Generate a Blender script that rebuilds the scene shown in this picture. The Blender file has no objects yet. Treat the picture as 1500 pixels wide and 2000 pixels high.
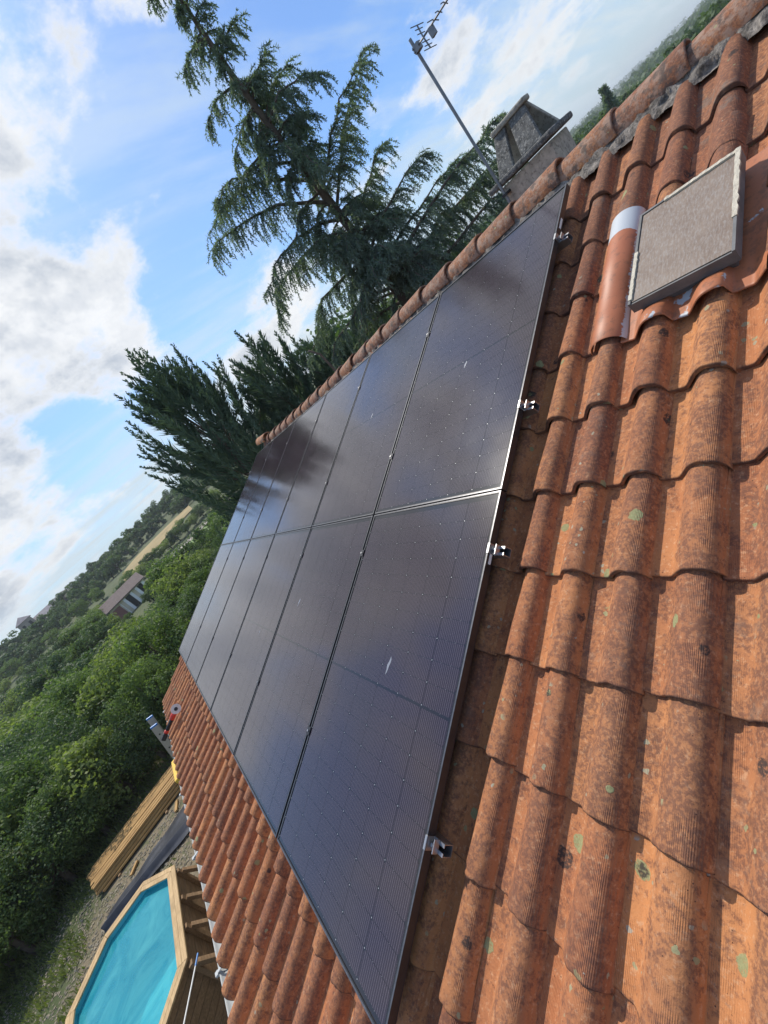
import bpy, bmesh, math, random
import numpy as np
from mathutils import Vector, Matrix, noise
random.seed(7); rng = np.random.default_rng(7)
scene = bpy.context.scene
COL = scene.collection
R_ = math.radians

# ------------------------------------------------------------------ camera
PITCH = R_(21.3218); cp, sp = math.cos(PITCH), math.sin(PITCH)
cam_d = bpy.data.cameras.new('camera'); cam = bpy.data.objects.new('camera', cam_d); COL.objects.link(cam)
cam_d.sensor_fit = 'HORIZONTAL'; cam_d.sensor_width = 36.0; cam_d.lens = 811.41 / 1500 * 36
cam_d.clip_start = 0.02; cam_d.clip_end = 12000
CX = Vector((0.548547, -0.514278, -0.659252)); CY = Vector((-0.723343, 0.103578, -0.682676)); CZ = Vector((0.419370, 0.851346, -0.315182))
CAM = Vector((-1.129484, -1.287734, 0.853972))
m = Matrix((CX, -CY, -CZ)).transposed().to_4x4(); m.translation = CAM
cam.matrix_world = m
scene.camera = cam
# ------------------------------------------------------------------ render, exposure
scene.render.engine = 'CYCLES'
scene.view_settings.view_transform = 'Standard'; scene.view_settings.look = 'None'
scene.view_settings.exposure = 0.0; scene.view_settings.gamma = 1.0; scene.view_settings.use_curve_mapping = False
scene.cycles.use_denoising = True
scene.cycles.max_bounces = 8; scene.cycles.transparent_max_bounces = 12
scene.cycles.sample_clamp_indirect = 6
# ------------------------------------------------------------------ sun
SUN = Vector((0.10, 0.56, 0.82)).normalized()
sun_d = bpy.data.lights.new('sun', 'SUN'); sun = bpy.data.objects.new('sun', sun_d); COL.objects.link(sun)
sun_d.energy = 4.1; sun_d.angle = R_(0.6); sun_d.color = (1.0, 0.93, 0.82)
sun.rotation_euler = SUN.to_track_quat('Z', 'Y').to_euler()
# ------------------------------------------------------------------ node helper
class NT:
    def __init__(s, tree): s.t = tree; s.n = tree.nodes; s.l = tree.links
    def new(s, typ, **kw):
        nd = s.n.new(typ)
        for k, v in kw.items(): setattr(nd, k, v)
        return nd
    def put(s, sock, v):
        if isinstance(v, bpy.types.NodeSocket): s.l.new(v, sock)
        elif v is not None:
            if isinstance(v, (tuple, list)) and len(v) == 3 and sock.type == 'RGBA': v = (*v, 1)
            sock.default_value = v
    def math(s, op, a, b=None, c=None, clamp=False):
        nd = s.new('ShaderNodeMath', operation=op, use_clamp=clamp)
        s.put(nd.inputs[0], a)
        if b is not None: s.put(nd.inputs[1], b)
        if c is not None: s.put(nd.inputs[2], c)
        return nd.outputs[0]
    def vmath(s, op, a, b=None):
        nd = s.new('ShaderNodeVectorMath', operation=op)
        s.put(nd.inputs[0], a)
        if b is not None: s.put(nd.inputs[1] if op != 'SCALE' else nd.inputs[3], b)
        return nd.outputs['Value'] if op in ('DOT_PRODUCT', 'LENGTH', 'DISTANCE') else nd.outputs[0]
    def noise(s, vec, scale, detail=4, rough=.55, dist=0):
        nd = s.new('ShaderNodeTexNoise'); s.put(nd.inputs['Vector'], vec)
        nd.inputs['Scale'].default_value = scale; nd.inputs['Detail'].default_value = detail
        nd.inputs['Roughness'].default_value = rough; nd.inputs['Distortion'].default_value = dist
        return nd.outputs[0]
    def voro(s, vec, scale, feature='F1', out='Distance', rnd=1.0):
        nd = s.new('ShaderNodeTexVoronoi', feature=feature); s.put(nd.inputs['Vector'], vec)
        nd.inputs['Scale'].default_value = scale; nd.inputs['Randomness'].default_value = rnd
        return nd.outputs[out]
    def map(s, v, a, b, c=0., d=1., smooth=False):
        nd = s.new('ShaderNodeMapRange'); nd.interpolation_type = 'SMOOTHSTEP' if smooth else 'LINEAR'
        s.put(nd.inputs[0], v)
        for i, x in enumerate((a, b, c, d)): s.put(nd.inputs[i + 1], x)
        return nd.outputs[0]
    def mix(s, f, a, b, mode='MIX'):
        nd = s.new('ShaderNodeMix', data_type='RGBA', blend_type=mode)
        s.put(nd.inputs[0], f); s.put(nd.inputs[6], a); s.put(nd.inputs[7], b)
        return nd.outputs[2]
    def bump(s, h, strength=.3, dist=.01):
        nd = s.new('ShaderNodeBump'); nd.inputs['Strength'].default_value = strength
        nd.inputs['Distance'].default_value = dist; s.put(nd.inputs['Height'], h)
        return nd.outputs[0]
    def sep(s, v):
        nd = s.new('ShaderNodeSeparateXYZ'); s.put(nd.inputs[0], v); return nd.outputs
    def comb(s, x, y, z):
        nd = s.new('ShaderNodeCombineXYZ')
        for i, a in enumerate((x, y, z)): s.put(nd.inputs[i], a)
        return nd.outputs[0]
# ------------------------------------------------------------------ world: daylight sky with broken cloud
world = bpy.data.worlds.new('World'); scene.world = world; world.use_nodes = True
w = NT(world.node_tree); w.n.clear()
tc = w.new('ShaderNodeTexCoord').outputs['Generated']
d = w.vmath('NORMALIZE', tc)
sky = w.new('ShaderNodeTexSky'); sky.sky_type = 'NISHITA'; sky.sun_disc = False
sky.sun_elevation = math.asin(SUN.z); sky.sun_rotation = math.atan2(SUN.x, SUN.y)
sky.air_density = 1.0; sky.dust_density = 1.2; sky.ozone_density = 2.0
x, y, z = w.sep(d)
zz = w.math('ADD', w.math('MAXIMUM', z, 0.0), 0.16)
pl = w.comb(w.math('DIVIDE', x, zz), w.math('DIVIDE', y, zz), 0.0)
warp = w.noise(pl, 1.3, 3)
plw = w.vmath('ADD', pl, w.vmath('SCALE', w.comb(warp, w.noise(w.vmath('ADD', pl, (9., 4., 0.)), 1.3, 3), 0.), 0.45))
n1 = w.noise(plw, 0.95, 10, .60)
n2 = w.noise(w.vmath('MULTIPLY', d, (1., 1., 1.5)), 5.5, 12, .62)
def blob(dirv, width, amp):      # broad bank of cloud (amp > 0) or opening (amp < 0) in one part of the sky
    dd = Vector(dirv).normalized()
    c = w.vmath('DOT_PRODUCT', d, tuple(dd))
    return w.math('MULTIPLY', w.map(c, math.cos(R_(width)), 1.0, 0, 1, True), amp)
dens = w.math('ADD', w.math('MULTIPLY', n1, .45), w.math('MULTIPLY', n2, .55))
for dv, wd, am in (((.348, .802, .485), 15, .10), ((.17, .93, .37), 13, .15), ((.557, .635, .535), 9, .03), ((.543, .825, .154), 9, .15),
                   ((.02, .985, .19), 8, .09), ((-.15, .98, .13), 10, .10), ((.487, .831, .267), 9, -.12), ((.658, .655, .372), 13, -.12), ((.474, .691, .546), 9, -.13), ((-.08, .93, .33), 9, .13),
                   ((.109, .969, .219), 6, -.13), ((.05, .994, .097), 5, .05), ((.90, .40, .14), 12, .07), ((.80, .50, .30), 9, -.02), ((-.5, .6, .5), 25, .06), ((.30, .45, .85), 38, .10), ((-.05, .86, .50), 13, .12), ((-.30, .93, .22), 15, .12), ((-.66, .60, .45), 22, .02), ((.45, .70, .55), 7, .03), ((.75, .30, .60), 16, .05)):
    dens = w.math('ADD', dens, blob(dv, wd, am))
mask = w.math('MULTIPLY', w.map(dens, .52, .63, 0, .96, True), w.map(z, .03, .10, .35, 1))
thick = w.map(dens, .55, .70, 0, 1, True)
n3 = w.noise(w.vmath('ADD', d, (3., 1., 2.)), 6.5, 8, .6)
dpt = w.noise(w.vmath('ADD', w.vmath('MULTIPLY', d, (1., 1., 1.5)), (.012, .02, .035)), 5.5, 6, .6)   # billow shading from a shifted sample
bil = w.map(w.math('SUBTRACT', n2, dpt), -.05, .05, 0, 1)
shade = w.math('MULTIPLY', thick, w.math('ADD', w.map(n3, .38, .62, 0, .75, True), w.math('MULTIPLY', bil, .30)), None, True)
lit = w.mix(shade, (8.1, 8.2, 8.3), (4.3, 4.75, 5.4))
streak = w.noise(w.vmath('MULTIPLY', pl, (0.30, 1.7, 1.)), 1.5, 9, .58)
st2 = w.noise(w.vmath('MULTIPLY', w.vmath('ADD', pl, (4., 7., 0.)), (0.5, 1.2, 1.)), 3.5, 8, .6)
veil = w.math('ADD', w.map(w.math('ADD', w.math('MULTIPLY', streak, .65), w.math('MULTIPLY', st2, .35)), .43, .62, .02, .55, True), w.map(z, .0, .22, .85, 0.0), None, True)
skyc = w.mix(1.0, sky.outputs[0], (0.78, 1.06, 1.40), 'MULTIPLY')
c1 = w.mix(veil, skyc, (5.6, 6.6, 7.3))
c2 = w.mix(mask, c1, lit)
bg = w.new('ShaderNodeBackground'); w.put(bg.inputs[0], c2); bg.inputs[1].default_value = 0.122
w.l.new(bg.outputs[0], w.new('ShaderNodeOutputWorld').inputs[0])

# ------------------------------------------------------------------ materials
def mat(name, disp=None):
    mt = bpy.data.materials.new(name); mt.use_nodes = True
    t = NT(mt.node_tree); b = t.n['Principled BSDF']
    return mt, t, b
def coords(t, rand=True):
    o = t.new('ShaderNodeTexCoord').outputs['Object']
    if not rand: return o
    r = t.new('ShaderNodeObjectInfo').outputs['Random']
    return t.vmath('ADD', o, t.comb(t.math('MULTIPLY', r, 37.), t.math('MULTIPLY', r, 91.), t.math('MULTIPLY', r, 17.)))
def simple(name, color, rough=.7, metal=0., var=.25, scale=8., bump=0., coat=0., rand=True, dirt=None):
    mt, t, b = mat(name); v = coords(t, rand)
    n = t.noise(v, scale, 6, .6)
    dk = tuple(c * (1 - var) for c in color); lt = tuple(min(1, c * (1 + var)) for c in color)
    c = t.mix(t.map(n, .3, .7), dk, lt)
    if dirt: c = t.mix(t.map(t.noise(v, scale * 2.3, 6, .65), .5, .68, 0, .8, True), c, dirt)
    t.put(b.inputs['Base Color'], c); b.inputs['Roughness'].default_value = rough; b.inputs['Metallic'].default_value = metal
    if coat: b.inputs['Coat Weight'].default_value = coat
    if bump: t.put(b.inputs['Normal'], t.bump(t.noise(v, scale * 4, 6, .6), bump, .01))
    return mt
def make_tile_mat(name, grooves=True, old=0.):
    mt, t, b = mat(name); v = coords(t)
    oi = t.new('ShaderNodeObjectInfo'); r = oi.outputs['Random']
    obj = t.new('ShaderNodeTexCoord').outputs['Object']
    dirt = t.sep(oi.outputs['Color'])[0]
    nb = t.noise(v, 5.0, 3)
    lx, ly, lz = t.sep(obj)
    crest = t.map(lz, .012, .050, 0, 1, True)
    hue = t.math('ADD', t.math('MULTIPLY', r, .55), t.math('MULTIPLY', nb, .7))
    base = t.mix(t.map(hue, .25, 1.0), (.60, .265, .100), (.40, .145, .064))
    base = t.mix(t.math('MULTIPLY', dirt, .55), base, (.25, .105, .066))
    pale = t.map(t.noise(v, 62, 5, .75), .53, .64, 0, .55, True)
    base = t.mix(pale, base, (.63, .37, .21))
    base = t.mix(t.math('MULTIPLY', t.math('MULTIPLY', crest, t.map(t.noise(t.vmath('ADD', v, (1., 3., 8.)), 6, 5, .6), .35, .60, .10, 1)), .40), base, (.225, .100, .058))
    mid = t.math('ADD', t.math('MULTIPLY', t.noise(v, 12, 9, .75), .55), t.math('MULTIPLY', t.noise(v, 46, 6, .75), .45))
    fine = t.noise(v, 85, 5, .7)
    dk = t.math('MULTIPLY', t.map(t.math('ADD', t.math('ADD', mid, t.math('MULTIPLY', crest, .05)), t.math('MULTIPLY', dirt, .13)), .505, .60, 0, 1, True), t.map(fine, .42, .54, .25, 1, True))
    base = t.mix(t.math('MULTIPLY', dk, .72), base, (.135, .062, .045))
    grey = t.math('MULTIPLY', t.map(t.noise(t.vmath('ADD', v, (5., 5., 5.)), 7, 6, .7), .56, .68, 0, 1, True), t.math('MULTIPLY', dirt, .6))
    base = t.mix(grey, base, (.20, .17, .14))
    if old: base = t.mix(t.map(t.noise(t.vmath('ADD', v, (2., 8., 3.)), 16, 7, .7), .45, .60, 0, .75, True), base, (.36, .25, .19)); base = t.mix(t.map(t.noise(t.vmath('ADD', v, (9., 1., 3.)), 12, 7, .72), .52, .62, 0, .85, True), base, (.09, .07, .06))
    base = t.mix(t.math('MULTIPLY', t.map(t.noise(t.vmath('MULTIPLY', v, (1., .35, 1.)), 24, 7, .75), .52, .62, 0, .42, True), t.map(dirt, .1, .9, .4, 1.)), base, (.10, .055, .042))
    # small dark pits
    pit = t.math('MULTIPLY', t.map(t.voro(v, 62), .06, .12, 1, 0), t.map(t.noise(v, 9), .50, .56, 0, 1))
    base = t.mix(pit, base, (.07, .035, .028))
    # crustose lichen: pale green discs and sooty rings
    vw = t.vmath('ADD', v, t.vmath('SCALE', t.comb(t.noise(v, 60, 4), t.noise(t.vmath('ADD', v, (7., 0., 0.)), 60, 4), 0.), .022))
    vd = t.new('ShaderNodeTexVoronoi', feature='F1'); t.put(vd.inputs['Vector'], vw); vd.inputs['Scale'].default_value = 10.5
    pick = t.sep(vd.outputs['Color'])
    rad = t.math('MULTIPLY', t.map(pick[0], .80, 1.0, 0.05, .26), t.math('GREATER_THAN', pick[0], .80))
    lich = t.math('MULTIPLY', t.map(t.math('SUBTRACT', rad, vd.outputs['Distance']), 0, .018), t.map(t.noise(v, 130, 4, .75), .30, .46, .15, 1))
    lc = t.mix(t.noise(v, 160, 3), (.19, .20, .085), (.38, .38, .20))
    base = t.mix(t.math('MULTIPLY', lich, .95), base, lc)
    clus = t.map(t.noise(t.vmath('ADD', v, (3., 9., 1.)), 4.5, 3), .52, .60, 0, 1, True)
    vs_ = t.new('ShaderNodeTexVoronoi', feature='F1'); t.put(vs_.inputs['Vector'], t.vmath('ADD', vw, (4., 2., 0.))); vs_.inputs['Scale'].default_value = 30.
    ps = t.sep(vs_.outputs['Color'])
    sm = t.math('MULTIPLY', t.math('LESS_THAN', vs_.outputs['Distance'], t.math('MULTIPLY', ps[0], .30)), t.math('MULTIPLY', clus, t.math('GREATER_THAN', ps[1], .45)))
    base = t.mix(t.math('MULTIPLY', sm, .8), base, t.mix(ps[2], (.40, .38, .32), (.30, .31, .16)))
    rad2 = t.math('MULTIPLY', t.map(pick[1], .92, 1.0, 0.10, .33), t.math('GREATER_THAN', pick[1], .92))
    d2 = t.math('SUBTRACT', rad2, vd.outputs['Distance'])
    soot = t.math('MULTIPLY', t.map(d2, 0, .04), t.map(t.noise(v, 90, 4, .7), .36, .5, 0, .9))
    base = t.mix(soot, base, (.045, .035, .032))
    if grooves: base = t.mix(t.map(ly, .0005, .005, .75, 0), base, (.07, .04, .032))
    t.put(b.inputs['Base Color'], base); b.inputs['Roughness'].default_value = .82; b.inputs['Specular IOR Level'].default_value = .3
    sx = t.sep(obj)
    h = t.math('ADD', t.math('MULTIPLY', fine, .9), t.math('MULTIPLY', mid, .8))
    h = t.math('ADD', h, t.math('MULTIPLY', lich, .25))
    h = t.math('SUBTRACT', h, t.math('MULTIPLY', pit, .5))
    if grooves:
        gr = t.math('SINE', t.math('MULTIPLY', sx[0], 2 * math.pi / .0042))
        h = t.math('ADD', h, t.math('MULTIPLY', gr, t.math('MULTIPLY', t.map(nb, .42, .60, .0, .22), t.map(t.noise(v, 20, 4), .35, .6, .3, 1))))
    t.put(b.inputs['Normal'], t.bump(h, .75, .0035))
    return mt
M = {}
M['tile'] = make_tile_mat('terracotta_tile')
M['ridge'] = make_tile_mat('terracotta_ridge', False, 1.0)
M['mortar'] = simple('old_mortar', (.21, .185, .16), .95, var=.85, scale=24, bump=.9, dirt=(.05, .045, .04))
M['gutter'] = simple('white_gutter', (.52, .54, .54), .4, var=.08, scale=5, dirt=(.45, .44, .40))
M['deck'] = simple('roof_deck', (.05, .035, .028), .9)
M['render'] = simple('wall_render', (.62, .55, .44), .9, var=.1, scale=3, bump=.3)
M['concrete'] = simple('chimney_render', (.46, .41, .33), .95, var=.3, scale=14, bump=.6, dirt=(.17, .15, .13))
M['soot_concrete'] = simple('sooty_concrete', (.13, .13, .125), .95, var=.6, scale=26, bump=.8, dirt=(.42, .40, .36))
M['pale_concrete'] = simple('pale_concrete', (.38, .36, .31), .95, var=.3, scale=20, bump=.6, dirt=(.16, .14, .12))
M['alu'] = simple('aluminium', (.46, .46, .47), .42, 1., var=.06, scale=30)
M['dark_alu'] = simple('dark_clamp', (.05, .05, .055), .4, .8, var=.1)
M['frame'] = simple('black_frame', (.018, .018, .020), .36, .0, var=.2, scale=40, coat=.15)
M['lip'] = simple('frame_lip', (.15, .15, .16), .30, .75, var=.25, scale=50)
M['steel'] = simple('galvanised_mast', (.22, .23, .25), .45, .7, var=.2, scale=20)
M['sticker'] = simple('white_sticker', (.75, .75, .74), .5, var=.04)
M['wood'] = None
def wood_mat(name, c1, c2, axis=1, rough=.75, grain=60):
    mt, t, b = mat(name); v = coords(t)
    sc = [1., 1., 1.]; sc[axis] = .06
    st = t.vmath('MULTIPLY', v, tuple(sc))
    n = t.noise(st, grain, 6, .6); m_ = t.noise(v, 2.2, 4)
    c = t.mix(t.map(n, .32, .68), c1, c2); c = t.mix(t.map(m_, .45, .7, 0, .5), c, tuple(k * .55 for k in c1))
    t.put(b.inputs['Base Color'], c); b.inputs['Roughness'].default_value = rough
    t.put(b.inputs['Normal'], t.bump(n, .5, .004))
    return mt
M['wood_x'] = wood_mat('pine_x', (.40, .26, .12), (.62, .44, .23), 0)
M['wood_y'] = wood_mat('pine_y', (.40, .26, .12), (.62, .44, .23), 1)
M['brown_y'] = wood_mat('brown_board_y', (.20, .12, .055), (.34, .21, .11), 1, grain=40)
M['pile_wood'] = wood_mat('golden_lath', (.30, .165, .055), (.56, .35, .13), 0, grain=30)
M['tarp'] = simple('black_sheeting', (.026, .028, .036), .42, var=.4, scale=4, bump=.5)
# liner and water
mt, t, b = mat('pool_liner'); v = coords(t, False)
t.put(b.inputs['Base Color'], t.mix(t.map(t.noise(v, 1.6, 5), .35, .65), (.06, .50, .62), (.13, .62, .70))); b.inputs['Roughness'].default_value = .5; M['liner'] = mt
mt, t, b = mat('pool_water'); v = coords(t, False)
t.n.remove(b); out = t.n['Material Output']
tr = t.new('ShaderNodeBsdfTransparent'); tr.inputs[0].default_value = (.62, .95, .98, 1)
df = t.new('ShaderNodeBsdfDiffuse'); t.put(df.inputs[0], t.mix(t.map(t.noise(v, 1.1, 7, .65, 1.2), .36, .62), (.035, .38, .50), (.12, .60, .66)))
gl = t.new('ShaderNodeBsdfGlossy'); gl.inputs['Roughness'].default_value = .03
nb = t.bump(t.noise(v, 5, 3), .12, .02); t.put(gl.inputs['Normal'], nb)
m1 = t.new('ShaderNodeMixShader'); m1.inputs[0].default_value = .5; t.l.new(tr.outputs[0], m1.inputs[1]); t.l.new(df.outputs[0], m1.inputs[2])
fr = t.new('ShaderNodeFresnel'); fr.inputs[0].default_value = 1.33; t.put(fr.inputs['Normal'], nb)
m2 = t.new('ShaderNodeMixShader'); t.l.new(fr.outputs[0], m2.inputs[0]); t.l.new(m1.outputs[0], m2.inputs[1]); t.l.new(gl.outputs[0], m2.inputs[2])
t.l.new(m2.outputs[0], out.inputs[0]); M['water'] = mt
# ground
mt, t, b = mat('yard_ground'); v = coords(t, False)
px_, py_, pz_ = t.sep(v)
g = t.mix(t.noise(v, 1.2, 8, .7), (.035, .055, .018), (.10, .125, .045))
g = t.mix(t.map(t.noise(v, .35, 6, .6), .50, .60, 0, .35, True), g, (.15, .14, .07))
grav = t.mix(t.noise(v, 14, 6, .75), (.08, .062, .040), (.32, .26, .17))
yard = t.math('ADD', t.math('MULTIPLY', t.noise(v, .7, 5, .65), 3.0), t.math('MULTIPLY', t.math('ADD', px_, t.math('MULTIPLY', py_, -.12)), 1.0))
near = t.math('MULTIPLY', t.map(yard, -9.8, -8.6, 0, 1, True), t.map(t.noise(v, 2.5, 6, .7), .40, .52, .25, 1, True))
near = t.math('MULTIPLY', near, t.map(t.vmath('LENGTH', v), 19, 23, 1, 0))
g = t.mix(near, g, grav)
t.put(b.inputs['Base Color'], g); b.inputs['Roughness'].default_value = .95
t.put(b.inputs['Normal'], t.bump(t.noise(v, 18, 6, .75), .8, .03)); M['ground'] = mt
M['field'] = simple('stubble_field', (.34, .26, .12), .95, var=.18, scale=.12)
M['lane'] = simple('gravel_lane', (.38, .34, .29), .95, var=.15, scale=.4)
M['meadow'] = simple('meadow', (.17, .25, .075), .95, var=.25, scale=.15)
def leaf_mat(name, c1, c2, trans=.35, sc=1.2, rough=.6):
    mt, t, b = mat(name); v = coords(t)
    r = t.new('ShaderNodeObjectInfo').outputs['Random']
    n = t.noise(v, sc, 4, .6); n2_ = t.noise(v, sc * 14, 2)
    f = t.math('ADD', t.math('MULTIPLY', n, .7), t.math('MULTIPLY', n2_, .35))
    c = t.mix(t.map(f, .32, .74), c1, c2)
    c = t.mix(t.math('MULTIPLY', r, .3), c, tuple(k * 1.3 for k in c2))
    t.put(b.inputs['Base Color'], c); b.inputs['Roughness'].default_value = rough; b.inputs['Specular IOR Level'].default_value = .25
    tl = t.new('ShaderNodeBsdfTranslucent'); t.put(tl.inputs[0], t.mix(1., c, (1.5, 1.7, .7), 'MULTIPLY'))
    ms = t.new('ShaderNodeMixShader'); ms.inputs[0].default_value = trans
    t.l.new(b.outputs[0], ms.inputs[1]); t.l.new(tl.outputs[0], ms.inputs[2]); t.l.new(ms.outputs[0], t.n['Material Output'].inputs[0])
    return mt
M['leaf'] = leaf_mat('broad_leaf', (.045, .085, .030), (.17, .235, .085), .35)
M['leaf_dark'] = leaf_mat('dark_leaf', (.035, .065, .032), (.11, .165, .075), .3)
M['leaf_light'] = leaf_mat('light_leaf', (.075, .115, .035), (.25, .30, .11), .4)
M['leaf_far'] = leaf_mat('far_leaf', (.045, .080, .035), (.11, .165, .065), .25, .3)
M['needle'] = leaf_mat('cedar_needle', (.075, .105, .098), (.19, .245, .21), .35, 1.5)
M['cypress'] = leaf_mat('cypress_spray', (.045, .078, .062), (.12, .18, .125), .15, 1.0)
M['bark'] = simple('bark', (.12, .095, .075), .95, var=.4, scale=6, bump=.8)
M['blue'] = simple('blue_plastic', (.03, .22, .60), .35, var=.05)
M['red'] = simple('red_plastic', (.62, .05, .03), .4, var=.05)
M['black'] = simple('black_rubber', (.02, .02, .022), .55, var=.2)
M['disc'] = simple('grinding_disc', (.70, .69, .66), .6, .2, var=.1, scale=40)
M['yellow'] = simple('yellow_foam', (.75, .48, .06), .6, var=.1)
M['putty'] = simple('peeling_cream_paint', (.55, .50, .40), .6, var=.12, scale=25, bump=.5, dirt=(.40, .34, .26))
M['zinc'] = simple('weathered_zinc', (.15, .15, .15), .6, .2, var=.3, scale=12)
mt, t, b = mat('peeled_orange_paint'); v = coords(t, False)
c = t.mix(t.noise(v, 9, 6), (.38, .125, .055), (.50, .19, .085)); c = t.mix(t.map(t.noise(v, 20, 7, .75), .48, .62, 0, .6, True), c, (.17, .085, .05))
pe = t.map(t.noise(t.vmath('MULTIPLY', v, (1., 1., 1.)), 9, 5, .55), .615, .63)
t.put(b.inputs['Base Color'], t.mix(pe, c, (.50, .52, .54))); t.put(b.inputs['Roughness'], .5); t.put(b.inputs['Normal'], t.bump(t.math('MULTIPLY', pe, -1.), .4, .002)); M['paint'] = mt
mt, t, b = mat('flaking_orange_paint'); v = coords(t, False); X_, Y_, Z_ = t.sep(v)
c = t.mix(t.noise(v, 9, 6), (.36, .11, .05), (.48, .17, .075)); c = t.mix(t.map(t.noise(v, 22, 7, .75), .50, .64, 0, .55, True), c, (.16, .075, .045))
jag = t.noise(t.vmath('MULTIPLY', v, (6., 1., 6.)), 14, 5, .7)
pe = t.map(t.math('ADD', t.map(Y_, -.366, -.400, 0, 1), t.math('ADD', t.math('MULTIPLY', jag, .9), t.map(X_, 1.265, 1.285, 0, 1.4))), 1.02, 1.06)
t.put(b.inputs['Base Color'], t.mix(pe, c, (.50, .53, .56))); t.put(b.inputs['Roughness'], .5); M['paint2'] = mt
mt, t, b = mat('dusty_wired_glass'); v = coords(t, False)
vs = t.vmath('MULTIPLY', v, (.35, 1., .35))
n = t.noise(v, 10, 7, .65); nf = t.noise(vs, 140, 4, .7)
c = t.mix(t.map(n, .3, .7), (.165, .112, .080), (.25, .19, .145)); c = t.mix(t.map(nf, .45, .7, 0, .6), c, (.34, .32, .30))
t.put(b.inputs['Base Color'], c); b.inputs['Roughness'].default_value = .6; b.inputs['Coat Weight'].default_value = .12; b.inputs['Coat Roughness'].default_value = .3
t.put(b.inputs['Normal'], t.bump(t.math('ADD', nf, t.voro(vs, 90)), .3, .002)); M['skyglass'] = mt
# solar cell print under glass
def cell_mat(name, is_cell):
    mt, t, b = mat(name); o = t.new('ShaderNodeTexCoord').outputs['Object']; r = t.new('ShaderNodeObjectInfo').outputs['Random']
    X, Y, Z = t.sep(o)
    bl = t.noise(t.vmath('ADD', o, t.comb(t.math('MULTIPLY', r, 20.), 0., 0.)), 1.5, 3)
    c = t.mix(bl, (.012, .006, .011), (.026, .014, .022))
    if not is_cell: c = (.006, .005, .008)
    if is_cell:
        # busbar wires every 11.4 mm
        fx = t.math('FRACT', t.math('DIVIDE', X, .01138))
        wire = t.math('LESS_THAN', fx, .11)
        c = t.mix(t.math('MULTIPLY', wire, .8), c, (.17, .15, .17))
    t.put(b.inputs['Base Color'], c); b.inputs['Roughness'].default_value = .45
    b.inputs['Specular IOR Level'].default_value = .0
    b.inputs['Coat Weight'].default_value = 1.0; b.inputs['Coat IOR'].default_value = 1.60
    rr = t.map(t.noise(o, 2.5, 4), .3, .7, .11, .16); t.put(b.inputs['Coat Roughness'], rr)
    t.put(b.inputs['Coat Tint'], (1.0, .95, .97))
    dust = t.noise(o, 240, 2, .7)
    t.put(b.inputs['Coat Normal'], t.bump(t.noise(o, 3.0, 3), .03, .01))
    return mt
M['cell'] = cell_mat('solar_cell', True)
M['backsheet'] = cell_mat('dark_backsheet', False)
M['solder'] = simple('solder_dot', (.42, .42, .45), .4, .3, var=.05)

# ------------------------------------------------------------------ mesh helpers
US = Vector((cp, 0, sp)); NR = Vector((-sp, 0, cp)); RT = Vector((0, -1, 0))
ROOF = Matrix((RT, US, NR)).transposed().to_4x4()
def rp(a, s, h): return Vector((0, a, 0)) + US * s + NR * h
def tag(o, label=None, cat=None, group=None, kind=None):
    if label: o['label'] = label
    if cat: o['category'] = cat
    if group: o['group'] = group
    if kind: o['kind'] = kind
    return o
def mesh_from(name, verts, faces, mats, smooth=False, midx=None):
    me = bpy.data.meshes.new(name); me.from_pydata([tuple(v) for v in verts], [], faces)
    for q in (mats if isinstance(mats, (list, tuple)) else [mats]): me.materials.append(q)
    if smooth: me.polygons.foreach_set('use_smooth', [True] * len(faces))
    if midx is not None: me.polygons.foreach_set('material_index', midx)
    me.update(); return me
def link(name, me, parent=None, M4=None):
    o = bpy.data.objects.new(name, me); COL.objects.link(o)
    if parent is not None:
        o.parent = parent
        pw = PW[parent.name]
        o.matrix_basis = pw.inverted() @ (M4 if M4 is not None else Matrix())
    elif M4 is not None: o.matrix_basis = M4
    PW[o.name] = M4.copy() if M4 is not None else Matrix()
    return o
PW = {}      # world matrix of every object built
def empty(name, M4):
    if not isinstance(M4, Matrix): M4 = Matrix.Translation(M4)
    return link(name, None, None, M4)
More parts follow.
